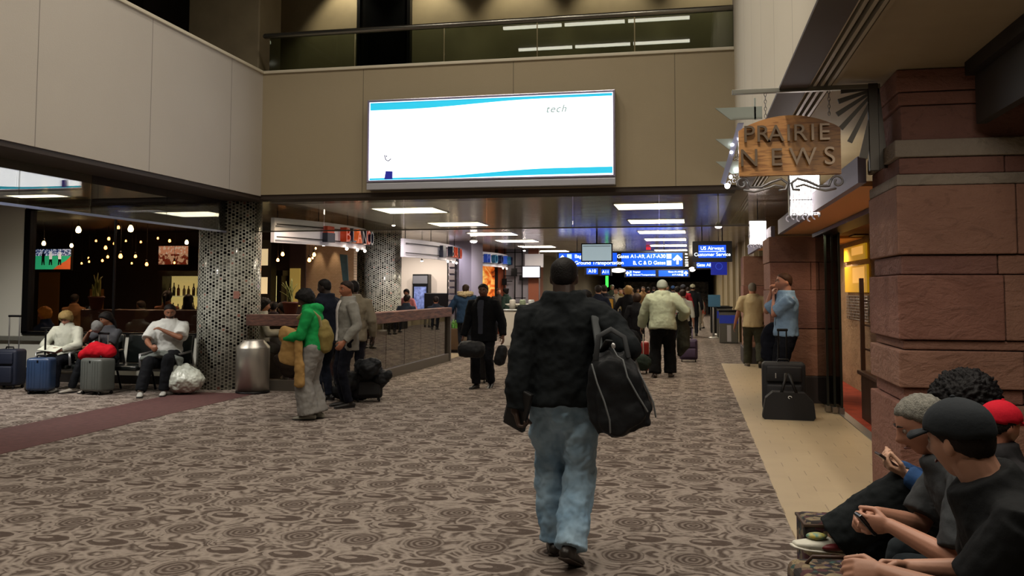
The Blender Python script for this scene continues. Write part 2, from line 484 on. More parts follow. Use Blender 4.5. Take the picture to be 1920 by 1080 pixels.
    if hair and hair != 'none':
        b2 = bm_new(); hm = (mat('hairg_' + hc, hc, .6, c2='55534e', sc=55, amt=.25, bump=.9, bs=160, spec=.2) if hc == '8c8a80' else mat('hair_' + hc, hc, .6, bump=.5, bs=90, spec=.2)) if isinstance(hc, str) else None; hn = 'hair'; kw = dict(nu=40, nv=28) if not far else dict(nu=20, nv=14)
        rem_ = None
        if hair == 'short': sphere_dirs(b2, hshell(.0085, lambda y: -.10 + .68 * y, nz=.010, nf=60, band=.30), **kw)
        elif hair == 'buzz': sphere_dirs(b2, hshell(.0045, lambda y: -.12 + .68 * y, band=.3), **kw)
        elif hair == 'thin': sphere_dirs(b2, hshell(.008, lambda y: -.05 + .75 * y, band=.2), **kw)
        elif hair == 'bob': sphere_dirs(b2, hshell(.032, lambda y: -.45 + .85 * y, nz=.014), **kw)
        elif hair == 'curly': sphere_dirs(b2, hshell(.066, lambda y: -.42 + .75 * y, nz=.022, nf=70, band=.35), nu=120, nv=80)
        elif hair in ('long', 'pony', 'bun'):
            sphere_dirs(b2, hshell(.022, lambda y: -.3 + .75 * y, nz=.006), **kw)
            if hair == 'long':
                tube(b2, [H(V((0, -.06, .02))), H(V((0, -.095, -.06))), H(V((0, -.10, -.14))), H(V((0, -.09, -.25)))], [(.07, .04), (.085, .035), (.08, .03), (.05, .02)], 14, side=Hm @ V((1, 0, 0)))
            elif hair == 'pony':
                tube(b2, [H(V((0, -.10, .05))), H(V((0, -.15, .02))), H(V((0, -.155, -.08))), H(V((0, -.13, -.18)))], [.02, .03, .028, .012], 10)
            else: ell(b2, H(V((0, -.10, .085))), (.045, .045, .04), 12)
        elif hair in ('cap', 'capback'):
            hm = cloth(hc if not isinstance(hc, tuple) else hc[0]); hn = 'cap'
            sphere_dirs(b2, hshell(.013, lambda y: .12 + .16 * y, band=.06), **kw)
        elif hair == 'beanie':
            hm = cloth(hc); hn = 'knit_hat'
            sphere_dirs(b2, hshell(.022, lambda y: -.02 + .4 * y, band=.1), **kw)
        ho = obj(hn, b2, hm, root, smooth=True)
        if hair in ('long', 'pony', 'bun'): remesh(ho, max(.008, res * .8), 3)
        if hair in ('cap', 'capback'):
            sg = 1 if hair == 'cap' else -1
            b3 = bm_new(); pl_ = []
            for i in range(13):
                a = radians(-62 + i * 124 / 12)
                pl_.append((sin(a), cos(a)))
            n0 = [b3.verts.new(H(V((x * .084, sg * y * .100, .040 if sg > 0 else .0)))) for x, y in pl_]
            n1 = [b3.verts.new(H(V((x * .070, sg * (y * .07 + .100), .030 - .020 * abs(x) if sg > 0 else -.01)))) for x, y in pl_]
            for i in range(12): b3.faces.new((n0[i], n0[i + 1], n1[i + 1], n1[i]))
            br = obj('brim', b3, hm, ho, smooth=True)
            md = br.modifiers.new('t', 'SOLIDIFY'); md.thickness = .005; REM.append(br)
            bb = bm_new(); ell(bb, H(V((0, -.0, .131))), (.008, .008, .005), 8, Hm); obj('button', bb, hm, ho, smooth=True)
            b5 = bm_new(); sphere_dirs(b5, hshell(.006, nz=.003, band=.15), 30, 20)
            obj('hair', b5, mat('hair_1c1512', '1c1512', .6, bump=.5, bs=90, spec=.2), root, smooth=True)
    if hoodup:
        b3 = bm_new(); sphere_dirs(b3, hshell(.034, lambda y: -1.2 + 1.5 * max(y, 0) ** 1.0, nz=.012, band=.15), 30, 22)
        q = obj('hood', b3, cloth(top, c2=t2, sc=6), root, smooth=True)
    if beard:
        b3 = bm_new()
        def bf(a, b, c):
            p = head_pt(a, b, c, True); k = smooth01(-c, .28, .42) * smooth01(b, -.1, .15)
            return H(p + V((a, b, c)) * (-.012 + .017 * k))
        sphere_dirs(b3, bf, 40, 30); obj('beard', b3, mat('hair_' + beard, beard, .7, bump=.5, bs=90), root, smooth=True)
    if eyes:
        for sd in (1, -1):
            b3 = bm_new(); c_ = H(V((sd * .030, .0755, .006))); ell(b3, c_, (.0125, .0125, .0125), 14)
            e = obj('eye', b3, mat('eye_white', '94867c', .4), root, smooth=True)
            b4 = bm_new(); ell(b4, c_ + Hm @ V((0, .0085, -.001)), (.0058, .0050, .0058), 10, Hm); obj('iris', b4, mat('eye_dark', '1a100c', .2), e, smooth=True)
            b5 = bm_new(); tube(b5, [H(V((sd * .014, .0985, .026))), H(V((sd * .030, .0985, .031))), H(V((sd * .047, .086, .026)))], [.003, .004, .002], 8)
            obj('eyebrow', b5, mat('hair_1c1512', '1c1512', .6, bump=.5, bs=90, spec=.2), root, smooth=True)
        b6 = bm_new(); tube(b6, [H(V((-.024, .083, -.0640))), H(V((0, .0985, -.0635))), H(V((.024, .083, -.0640)))], [(.002, .002), (.005, .0045), (.002, .002)], 8)
        obj('lips', b6, mat('lips', '6e3a34', .45), root, smooth=True)
    root_info = dict(root=root, J=J, MW=MW, tp=lambda *a: MW @ tp(*a), H=lambda v: MW @ H(V(v)), neck=MW @ neck, g=g)
    for k in 'RL':
        for q in ('wr', 'el', 'sh', 'kn', 'an', 'hip'): root_info[q + k] = MW @ J[k][q]
        w = J[k]['wr'] + J[k]['d'] * .085 + J[k]['n'] * .03
        root_info['grip' + k] = MW @ w
    return root_info
# ------------------------------------------------------------------ building
XR, XL, YW, ZC, ZT = .65, -6.70, 12.8, 3.08, 5.05
def carpet(nt, b):
    (x, y, z), vec = xyz(nt)
    TX, TY = .415, .77
    d1 = noise_n(nt, vec, 7, 2) - .5; d2 = noise_n(nt, vec, 9.3, 2) - .5
    def motif(cx, cy):
        px_ = (((x - cx) / TX + 100.5).fract() - .5) * TX + d1 * .035
        py_ = (((y - cy) / TY + 100.5).fract() - .5) * TY + d2 * .05
        return px_, py_
    ax, ay = motif(0, 0); ra = (ax * ax + ay * ay * .85).sqrt()
    ringA = (ra * 165 + 1.2).sin() * .30 + .30; inA = ra.lt(.128)
    cres = ((ra * 140).sin() * .5 + .5) * ax.lt(.0) * ra.lt(.235)
    bx_, by_ = motif(.11, .385); rb = ((bx_ / .15) * (bx_ / .15) + (by_ / .085) * (by_ / .085)).sqrt()
    cm = motif(.055, .40); rc = ((cm[0] / .06) * (cm[0] / .06) + (cm[1] / .028) * (cm[1] / .028)).sqrt()
    outB = (rb - 1.05).abs().lt(.13); inB = rb.lt(.90)
    sw = noise_n(nt, vec, 5.2, 1.5, .5, .9)
    bg = (sw * 30).sin() * .42 + .56
    bg = bg * (cres * -1 + 1) + cres * .85
    nA = inA * -1 + 1; nB = inB * -1 + 1
    f = bg * nA * nB + ringA * inA + (rc.lt(1.0) * .62 + .10 + (rb * 9).sin() * .06) * inB * nA
    f = f * (outB * nA * -.9 + 1) + outB * nA * .78
    nn = noise_n(nt, vec, 40, 3, .7)
    f = (f - .5) * 1.1 + .44 + (nn - .5) * .8
    cl = nt.nodes.new('ShaderNodeClamp'); nt.links.new(f.s, cl.inputs[0])
    c = mixc(nt, N(nt, cl.outputs[0]), lin('54484a' if 0 else '524741'), lin('9c9188'))
    fib = noise_n(nt, vec, 260, 2)
    c = mixc(nt, (fib - .5).abs() * .8, c, lin('4c423a'))
    nt.links.new(c, b.inputs['Base Color']); b.inputs['Roughness'].default_value = .95; b.inputs['Specular IOR Level'].default_value = .1
    bp = nt.nodes.new('ShaderNodeBump'); bp.inputs['Strength'].default_value = .4; bp.inputs['Distance'].default_value = .006
    nt.links.new(fib.s, bp.inputs['Height']); nt.links.new(bp.outputs[0], b.inputs['Normal'])
CARPET = nmat('carpet', carpet)
def tilef(nt, b):
    (x, y, z), vec = xyz(nt)
    st = (x / .16).floor(); off = white_n(nt, st, st * 0, 3)
    yy = (y / .62 + off).fract(); xx = (x / .16).fract()
    dash = (yy.lt(.30)) * (xx.lt(.05))
    nn = noise_n(nt, vec, 3, 3)
    cn = white_n(nt, st, (y / .62 + off).floor(), 1)
    c = mixc(nt, nn, lin('b9a98c'), lin('a8987c'))
    c = mixc(nt, cn * .15, c, lin('c8b898'))
    c = mixc(nt, dash * .7, c, lin('6e5c48'))
    nt.links.new(c, b.inputs['Base Color']); b.inputs['Roughness'].default_value = .38
TILE = nmat('plank_tile', tilef)
def fascia(nt, b, c1, c2, axis, period, ph):
    P, vec = xyz(nt); y = P[axis]
    fy = ((y + ph) / period).fract()
    seam = fy.lt(.012 / period)
    nn = noise_n(nt, vec, .8, 3); n2 = noise_n(nt, vec, 60, 2)
    c = mixc(nt, nn, lin(c1), lin(c2)); c = mixc(nt, seam * .6, c, lin('3a342c'))
    nt.links.new(c, b.inputs['Base Color']); b.inputs['Roughness'].default_value = .8
    bp = nt.nodes.new('ShaderNodeBump'); bp.inputs['Strength'].default_value = .25; bp.inputs['Distance'].default_value = .004
    nt.links.new(n2.s, bp.inputs['Height']); nt.links.new(bp.outputs[0], b.inputs['Normal'])
FL = nmat('fascia_panels', lambda nt, b: fascia(nt, b, 'b0a9a0', 'bcb6ad', 1, 1.97, 8.6 - 9.15 + 1.97 - .08 + .63))
FB = nmat('back_fascia_panels', lambda nt, b: fascia(nt, b, '9a8d72', 'a4977e', 0, 2.4, .2))
FR = nmat('right_fascia_panels', lambda nt, b: fascia(nt, b, 'd0c8b4', 'dad2c0', 1, 1.2, .3))
WHITE = mat('white_wall_paint', 'cccbc0', .7, bump=.1, bs=60)
BEIGE = mat('beige_wall', '8c8067', .7, c2='7f735c', sc=2)
BROWN = mat('brown_beam', '3a2f27', .6)
SOFF = mat('soffit_paint', 'a09278', .7, c2='94866e', sc=1.5)
TRIM = mat('pale_trim', 'cfc7b2', .5)
DARK = mat('dark_wall', '15100f', .7)
BLACKM = mat('black_metal', '101012', .4, metal=.5)
STEEL = mat('brushed_steel', '9c9a96', .28, metal=1, bump=.12, bs=14, stretch=(30, 30, .3))
ALU = mat('aluminium', 'a8a9ab', .35, metal=.9)
def ceil_metal(nt, b):
    (x, y, z), vec = xyz(nt)
    s = ((x / .6).fract().lt(.012)).max((y / 1.2).fract().lt(.008))
    nn = noise_n(nt, vec, 1.2, 3)
    c = mixc(nt, nn, lin('b8b0a4'), lin('c6beb4')); c = mixc(nt, s * .6, c, lin('3a3630'))
    nt.links.new(c, b.inputs['Base Color']); b.inputs['Metallic'].default_value = .4
    n3 = noise_n(nt, vec, 3, 2); q = n3 * .14 + .12
    nt.links.new(q.s, b.inputs['Roughness'])
    bp = nt.nodes.new('ShaderNodeBump'); bp.inputs['Strength'].default_value = .12; bp.inputs['Distance'].default_value = .02
    nt.links.new(noise_n(nt, vec, 4, 1).s, bp.inputs['Height']); nt.links.new(bp.outputs[0], b.inputs['Normal'])
CEIL = nmat('metal_ceiling_panels', ceil_metal)
struct('floor', bx(-16, XR - .01, -6, 75, -.1, 0), CARPET)
struct('floor', bx(XR - .01, 6, 19.8, 75, -.1, 0), CARPET)
struct('floor', bx(XR - .01, 1.95, -6, 19.8, -.1, .002), TILE)
struct('floor', bx(1.95, 8, -6, 7.2, -.1, .002), TILE)
struct('floor', bx(1.95, 8, 7.2, 19.8, -.1, 0), mat('shop_carpet', 'b0442a', .9, c2='8a3420', sc=4))
struct('trim_1', bx(1.86, 1.97, 7.2, 13.1, .0, .012, .003), ALU)
bm = bm_new(); prism(bm, [(-7.73, 8.75), (-7.70, 12.3), (-6.62, 12.45), (-6.52, 7.35), (-6.5, 5.4), (-7.7, 5.6)], 0, .004, 'xy')
# maroon carpet strip that runs below the edge of the left balcony
bm.free(); struct('trim_2', bx(-7.72, -6.55, -2, 12.45, -.02, .004), mat('maroon_carpet', '5a3836', .95, c2='4c2f2e', sc=12, bump=.3, bs=200))
struct('floor', bx(-9.5, -5.46, 19.4, 24.5, -.05, .006), TILE)
# ceilings
struct('ceiling', bx(-7.9, 1.9, YW + .3, 75, ZC, ZC + .1), CEIL)
struct('ceiling', bx(-16, -7.9, -6, 75, ZC, ZC + .1), CEIL)
struct('ceiling', bx(1.03, 8, -6, YW + .3, 3.09, 3.2), SOFF)
struct('ceiling', bx(1.9, 8, YW + .3, 20, 2.9, 3.5), SOFF)
struct('ceiling', bx(-16, 8, -6, 16, 9.0, 9.1), mat('atrium_ceiling', '26221e', .8))
# balcony edges
struct('wall_left_fascia', bx(XL - .3, XL, -6, YW, ZC, ZT), FL)
struct('trim_3', bx(XL - .34, XL + .025, -6, YW, ZT, ZT + .05, .01), TRIM)
struct('trim_4', bx(-7.9, XL - .02, -6, YW + .3, ZC - .06, ZC, 0), BROWN)
struct('wall_back_fascia', bx(XL, XR, YW, YW + .3, ZC + .02, ZT), FB)
struct('trim_5', bx(XL, XR, YW - .025, YW + .34, ZT, ZT + .05, .01), TRIM)
struct('trim_6', bx(XL - .02, XR, YW + .02, YW + .5, ZC - .05, ZC + .02), BROWN)
struct('wall_right_fascia', bx(XR, XR + .22, -6, YW + .3, ZC, 9), FR)
struct('trim_7', bx(XR, XR + .2, -6, YW + .3, ZC - .02, ZC), BROWN)
bm = bm_new()
for i, xx in enumerate((.885, .935, .985)): box(bm, xx, xx + .022, -6, YW + .3, ZC - .01, ZC + .03)
struct('trim_8', bm, mat('slot_white', 'a8a290', .5))
struct('trim_9', bx(.87, 1.03, -6, YW + .3, ZC + .05, ZC + .33), mat('slot_dark', '2a211b', .8))
struct('trim_10', bx(1.015, 1.04, -6, YW + .3, ZC - .01, 3.19), SOFF)
# upper floor
struct('floor_upper', bx(-9, 2, YW + .3, 17, ZT - .25, ZT - .02), mat('upper_carpet', '5a4c3c', .9))
struct('wall_back_upper', bx(-9, 2, 15.6, 15.8, ZT - .1, 9), BEIGE)
struct('window_1', bx(-6.15, -5.15, 15.5, 15.6, ZT - .02, 9), mat('dark_glass', '0c0d0e', .08, spec=.8))
struct('trim_11', bx(-6.18, -6.12, 15.46, 15.6, ZT, 9), BLACKM); struct('trim_12', bx(-5.18, -5.12, 15.46, 15.6, ZT, 9), BLACKM)
struct('ceiling', bx(-9, 2, YW + .35, 15.8, 8.0, 8.1), SOFF)
struct('wall_left_upper', bx(-9.4, -9.2, -6, 16, ZT, 9), DARK)
struct('window_2', bx(-9.2, -9.17, -6, 13.2, ZT, 9), MATS['dark_glass'])
bm = bm_new()
for yy in (2.2, 4.4, 6.6, 8.8, 11): box(bm, -9.17, -9.1, yy - .04, yy + .04, ZT, 9)
for zz in (6.3, 7.6): box(bm, -9.17, -9.1, -6, 13.2, zz - .04, zz + .04)
struct('trim_13', bm, mat('bronze_mullion', '1c1815', .5))
struct('floor_upper', bx(-9.2, XL - .3, -6, YW, ZT - .3, ZT - .25), BROWN)
o = obj('square_column', bx(-8.25, -6.95, 13.12, 13.9, ZT - .1, 8.99, .02), BEIGE); tag(o, 'plain beige square column on the upper floor left of the glass railing', 'column')
# enclosing shell (out of frame)
struct('wall_behind', bx(-16, 8, -6.2, -6, 0, 9.1), mat('shell_wall', '6c6456', .9))
struct('wall_left_outer', bx(-16.2, -16, -6, 75, 0, 3.2), MATS['shell_wall'])
struct('wall_right_outer', bx(8, 8.2, -6, 20, 0, 3.6), MATS['shell_wall'])
struct('wall_end', bx(-16, 6, 75, 75.2, 0, 3.2), DARK)

# upper railing: glass panels, posts hidden, tube handrail
t = thing('glass_railing', 'upper floor railing of clear glass with a thick round steel handrail', 'railing', (0, YW + .1, ZT + .05))
GL = glass('rail_glass', 'c4ccc0', .03)
for i in range(5):
    a = XL + .06 + i * 1.468
    obj('glass_panel', bx(a, a + 1.45, -.008, .008, .0, .575), GL, t)
obj('handrail', tb([(XL - .02, 0, .60), (XR, 0, .60)], .045, 16), mat('rail_steel', '86837a', .25, metal=.9), t)

# draft curtains of glass hanging under the balcony edges
DG = glass('smoke_glass', 'dcdcd4', .10)
DG2 = glass('smoke_glass_dark', 'b0b6c0', .12)
t = thing('glass_smoke_curtain', 'clear glass panels hanging across the concourse under the lit billboard wall', 'glass panel', (0, YW + .42, ZC), group=None)
xs = [-7.2, -5.8, -4.45, -3.1, -1.75, -.45, .85]
for a, b in zip(xs, xs[1:]): obj('glass_panel', bx(a + .006, b - .006, -.006, .006, -.53, 0), DG, t)
obj('bottom_channel', bx(-7.2, .85, -.012, .012, -.545, -.525), mat('grey_channel', '5c564c', .4, metal=.6), t)
t = thing('glass_smoke_curtain', 'dark glass panels hanging above the left seating area with a pale lower edge', 'glass panel', (-7.32, 0, ZC))
ys = [3.0, 4.9, 6.8, 8.4, 9.6, 11.2, 12.85]
for a, b in zip(ys, ys[1:]): obj('glass_panel', bx(-.006, .006, a + .006, b - .006, -.55, 0), DG if a < 9 else DG2, t)
obj('bottom_channel', bx(-.016, .016, 3.0, 12.85, -.575, -.545), mat('caught_light_channel', 'a8b4d8', .3, metal=.3), t)  # light caught on the lower edge is put into the channel's pale blue

# ------------------------------------------------------------------ billboard
t = thing('billboard', 'large backlit white advertising billboard with turquoise waves above the concourse', 'billboard', (-2.95, YW - .16, 3.12))
obj('housing', bx(-1.9, 1.9, .0, .15, 0, 1.40, .01), ALU, t)
obj('lower_ledge', bx(-1.9, 1.9, -.03, .02, -.0, .10, .008), mat('ledge_grey', 'c0c2cc', .4, metal=.4), t)
bm = bm_new(); zt, zb = 1.385, .115
for q in ((-1.88, 1.88, zt - .03, zt), (-1.88, 1.88, zb, zb + .03)): box(bm, q[0], q[1], -.03, .0, q[2], q[3], .006)
for q in (-1.9, 1.87): box(bm, q, q + .03, -.03, .0, zb, zt, .006)
obj('frame', bm, mat('frame_silver', 'a9a3c0', .3, metal=.6), t)
obj('screen', bx(-1.87, 1.87, -.006, 0, zb + .03, zt - .03), mat('billboard_white', 'f4f6ff', .5, emit=2.2, ec='eef2ff'), t)
CY_ = mat('billboard_turquoise', '2fb9d8', .5, emit=.85, ec='22bce0')
def wave(x0, x1, f, g, n=40):
    xs = [x0 + (x1 - x0) * i / n for i in range(n + 1)]
    return [(x, f(x)) for x in xs] + [(x, g(x)) for x in xs[::-1]]
T0, B0 = zt - .035, zb + .035
obj('wave_band', prism(bm_new(), wave(-1.86, 1.86, lambda x: T0 - .005, lambda x: T0 - .045 - .075 * (1 - smooth01(x, -1.3, .8)) - .0 * x), -.009, -.006), CY_, t)
obj('wave_band', prism(bm_new(), wave(-1.86, 1.86, lambda x: B0 + .03 + .085 * smooth01(x, -1.0, 1.0), lambda x: B0 + .0 + .02 * smooth01(x, -1, 1)), -.009, -.006), CY_, t)
text('lettering', 'tech', .155, mat('faint_print', '6c8c80', .5, emit=.42, ec='88a89c'), t, (1.03, -.011, 1.14), ext=.003, shear=.3, sp=1.15)
fig = obj('printed_figure', prism(bm_new(), [(-1.62, .16), (-1.49, .16), (-1.49, .28), (-1.60, .285)], -.010, -.006), mat('print_navy', '2a2f9a', .5, emit=.35, ec='2a30b0'), t)
bm = bm_new(); tube(bm, [(-1.62, -.008, .53), (-1.60, -.008, .46), (-1.56, -.008, .44), (-1.52, -.008, .47)], .008, 8); ell(bm, (-1.59, -.008, .515), (.012, .003, .012), 8)
obj('printed_sketch', bm, mat('print_grey', '6a6a80', .5), t, smooth=True)

# ------------------------------------------------------------------ ceiling lights
TUBE = mat('ceiling_light_diffuser', 'fff6e6', .5, emit=15.0, ec='fff0d6')
def troffer(x0, x1, y, loc_lab, w=1.05, grp='recessed ceiling lights over the concourse'):
    t = thing('ceiling_light', loc_lab, 'ceiling light', ((x0 + x1) / 2, y, ZC - .001), group=grp)
    hw = (x1 - x0) / 2
    bm = bm_new()
    for a in ((-hw - .03, hw + .03, -w / 2 - .03, -w / 2), (-hw - .03, hw + .03, w / 2, w / 2 + .03), (-hw - .03, -hw, -w / 2, w / 2), (hw, hw + .03, -w / 2, w / 2)):
        box(bm, *a, -.012, .0)
    obj('frame', bm, ALU, t)
    obj('diffuser', bx(-hw, hw, -w / 2, w / 2, -.008, -.001), TUBE, t)
    return t
names = ['first', 'second', 'third', 'fourth', 'fifth', 'sixth', 'seventh', 'eighth', 'ninth', 'tenth', 'eleventh', 'twelfth']
ys = [15.55, 19.0, 22.5, 25.85, 29.3, 32.75, 36.2, 39.6, 43, 46.5, 50, 53.5]
for i, y in enumerate(ys):
    if i < 6: troffer(-5.68, -4.53, y, '%s rectangular ceiling light of the left row, counted away from the billboard wall' % names[i])
    troffer(-1.28, -.12, y, '%s rectangular ceiling light of the right row, counted away from the billboard wall' % names[i])
troffer(-10.6, -9.7, 12.05, 'rectangular ceiling light above the seats on the left', .35, 'recessed ceiling lights over the left seating')

# ------------------------------------------------------------------ tiled columns
def tilecol(nt, b):
    (x, y, z), vec = xyz(nt)
    u = y.atan2(x) / (2 * pi) * 54
    cu = u.floor(); v = z / .056 + cu.mod(2) * .5; cv = v.floor()
    w1 = white_n(nt, cu, cv, 1); w2 = white_n(nt, cu, cv, 5)
    s = w1 * .17 + .24
    fx = (u.fract() - .5).abs(); fy = (v.fract() - .5).abs()
    msk = fx.lt(s) * fy.lt(s * .98)
    tone = mixc(nt, w2.gt(.48), lin('6e7068'), lin('0e0f10'))
    tone = mixc(nt, w2.lt(.03), tone, lin('a8766a'))
    c = mixc(nt, msk, lin('c8cabf'), tone)
    nt.links.new(c, b.inputs['Base Color'])
    r = mixc(nt, msk, (.55,) * 3 + (1,), (.12,) * 3 + (1,)); nt.links.new(r, b.inputs['Roughness'])
TC = nmat('mosaic_tiles', tilecol)
def mosaic(x, y, lab):
    o = obj('mosaic_column', lathe([(.0, 0), (.5, 0), (.5, ZC), (0, ZC)], 64), TC, loc=(x, y, 0))
    return tag(o, lab, 'column', 'round mosaic columns')
mc_ = mosaic(-7.49, 13.3, 'round column of black and grey mosaic squares beside the steel trash can')
pn_ = hit(446, 553, 'y', 12.84)
o_ = obj('pink_notice', bx(-.045, .045, -.504, -.499, -.06, .06), mat('pink_paper', 'b8857a', .7), mc_, loc=(0, 0, pn_.z)); o_.rotation_euler = (0, 0, atan2(pn_.x + 7.49, .46))
mosaic(-8.05, 22.2, 'farther round mosaic column standing behind the wooden topped railing')
mosaic(-8.9, 23.6, 'shadowed mosaic column half hidden behind the farther mosaic column')

# ------------------------------------------------------------------ left wall with window
WY = 13.35
wl, wr_, wb, wt = -11.45, -7.95, .83, 3.0
struct('wall_left', bx(-16, wl, WY, WY + .2, 0, ZC), WHITE)
struct('wall_left', bx(wl, wr_ + .6, WY, WY + .2, 0, wb), WHITE)
struct('wall_left', bx(wl, wr_ + .6, WY, WY + .2, wt, ZC), WHITE)
bm = bm_new()
box(bm, wl - .02, wl + .1, WY - .03, WY + .12, wb, wt); box(bm, wl, wr_ + .3, WY - .03, WY + .12, wb - .03, wb + .03); box(bm, wl, wr_ + .3, WY - .03, WY + .12, wt - .03, wt + .03)
w = struct('window_3', bx(wl, wr_ + .3, WY + .03, WY + .045, wb, wt), glass('bar_window_glass', 'dcd8d2', .03))
o = obj('window_frame', bm, BLACKM, w)
obj('mullion', bx(-9.72, -9.70, WY + .01, WY + .06, wb, wt), BLACKM, w)
struct('baseboard_left', bx(-16, -8, WY - .02, WY, 0, .14), mat('dark_base', '1c1816', .6))
t = thing('wall_rail', 'long grey bumper rail along the white wall behind the seats', 'rail', (-12.6, WY - .04, 0))
obj('rail_board', bx(-3, 2.35, -.05, 0, .70, .78, .01), mat('rail_grey', '6a6a62', .5), t)
o = obj('rail_board', bx(-3, 2.35, -.035, .02, .20, .24, .01), mat('rail_dark', '2c2a28', .5), t)
# ------------------------------------------------------------------ right side: stone piers, shop, lantern lights, shop sign
def stonef(nt, b, c1, c2, dk):
    (x, y, z), vec = xyz(nt)
    mp = nt.nodes.new('ShaderNodeMapping'); mp.inputs['Scale'].default_value = (1, 1, 2.2); nt.links.new(vec, mp.inputs[0])
    n1 = noise_n(nt, mp.outputs[0], 1.7, 5, .6); n2 = noise_n(nt, vec, 30, 4, .7); n3 = noise_n(nt, mp.outputs[0], 5, 4, .6, 1)
    cl = nt.nodes.new('ShaderNodeClamp'); nt.links.new(((n1 - .5) * 2.6 + .5).s, cl.inputs[0])
    c = mixc(nt, N(nt, cl.outputs[0]), lin(c1), lin(c2)); c = mixc(nt, n3.gt(.6) * .25, c, lin(dk)); c = mixc(nt, n2 * .25, c, lin(dk))
    nt.links.new(c, b.inputs['Base Color']); b.inputs['Roughness'].default_value = .88
    bp = nt.nodes.new('ShaderNodeBump'); bp.inputs['Strength'].default_value = .7; bp.inputs['Distance'].default_value = .03
    nt.links.new((n2 * .5 + n3).s, bp.inputs['Height']); nt.links.new(bp.outputs[0], b.inputs['Normal'])
ST = [nmat('red_sandstone', lambda nt, b: stonef(nt, b, '94685a', '84594c', '604238')),
      nmat('brown_sandstone', lambda nt, b: stonef(nt, b, '8c6656', '9c7462', '66493e')),
      nmat('purple_sandstone', lambda nt, b: stonef(nt, b, '7c564e', '8a6256', '523a34'))]
LIME = nmat('pale_limestone', lambda nt, b: stonef(nt, b, '8c8176', '9a8e80', '6a6056'))
DKST = mat('dark_base_stone', '2e2a2e', .5)
def pier(lab, x0, x1, y0, y1, courses, jit=.012, seed=1, top=3.4):
    """courses: (z0, z1, material index or 'L', outward offset)"""
    r = random.Random(seed)
    t = thing('stone_pier', lab, 'stone pier', (x0, y0, 0))
    W, D = x1 - x0, y1 - y0
    for z0, z1, mi, off in courses:
        bm = bm_new()
        if mi in ('L', 'D'):
            box(bm, -off, W, -off, D + off, z0, z1, .008); obj('limestone_band' if mi == 'L' else 'base_course', bm, LIME if mi == 'L' else DKST, t); continue
        # blocks of the course: one L-shaped ring of blocks split by joints
        a = -off
        while a < W - .02:
            w = min(r.uniform(.55, 1.0), W - a)
            if W - a - w < .25: w = W - a
            q = r.uniform(0, jit)
            box(bm, a + .003, a + w - .003, -off + q, D + off - q, z0 + .003, z1 - .003, .009, mi=r.choice((mi, mi, (mi + 1) % 3)))
            a += w
        obj('stone_course', bm, ST, t)
    return t
zk = lambda z: 0 if z == 0 else 1.59 + (z - 1.59) * .83
co = [(0, .70, 0, .05), (.70, .82, 0, .005), (.82, 1.12, 1, .045), (1.12, 1.20, 0, .0), (1.20, 1.72, 0, .04), (1.72, 1.88, 1, .0), (1.88, 2.44, 1, .03),
      (2.44, 2.53, 'L', .02), (2.53, 2.67, 2, .0), (2.67, 2.81, 'L', .03), (2.81, 3.10, 2, -.03), (3.10, 3.21, 2, -.01), (3.21, 3.40, 2, .0)]
co = [(zk(a), zk(b) if b < 3.4 else 3.09, c, d * .83) for a, b, c, d in co]
pier('large red sandstone pier with pale bands beside the people sitting at the right', 1.38, 4.55, 6.25, 7.14, co, seed=3)
co2 = [(0, .38, 'D', .03), (.38, 1.05, 0, 0), (1.05, 1.60, 1, .01), (1.60, 2.0, 0, 0), (2.0, 2.37, 1, .01)]
pier('red sandstone pier behind the man in the pale blue uniform shirt', 1.12, 2.02, 13.1, 14.2, co2, seed=5)
co3 = [(0, .35, 'D', .03), (.35, 1.0, 1, 0), (1.0, 1.7, 0, .01), (1.7, 2.35, 1, 0)]
pier('distant red sandstone pier behind the man in the cream polo shirt', 1.14, 2.6, 19.85, 20.9, co3, seed=8)
struct('wall_right', bx(2.62, 2.8, 12.6, 19.8, 0, ZC), nmat('shop_stone', lambda nt, b: stonef(nt, b, 'b09070', '8c7054', '64503c')))
struct('wall_right', bx(1.5, 2.6, 18.3, 18.45, 0, ZC), MATS['shop_stone'])
struct('wall_right_far', bx(1.56, 1.9, 20.94, 75, 0, ZC), mat('far_beige_wall', '9a8a68', .7, c2='84765a', sc=.6))
for i, yy in enumerate((21.2, 24.5, 28, 32, 37, 43)):
    struct('trim_%d' % (20 + i), bx(1.46, 1.58, yy, yy + .5, 0, ZC), mat('pilaster_beige', 'a89a7c', .7))
# header over the shop front with its pale blue band
struct('wall_right_header', bx(1.24, 1.30, 6.92, 13.05, 2.40, 2.60), mat('lilac_band', '8c8aa0', .6))
struct('trim_14', bx(1.24, 1.30, 14.2, 19.85, 2.38, 2.60), MATS['lilac_band'])
struct('ceiling', bx(1.30, 2.0, 7.16, 13.05, 2.40, 2.44), mat('apricot_soffit', 'dca46c', .7))
struct('ceiling', bx(1.30, 2.6, 14.25, 18.3, 2.40, 2.44), MATS['apricot_soffit'])
struct('wall_right_header', bx(2.0, 2.1, 7.2, 13.05, 2.40, 3.09), SOFF)
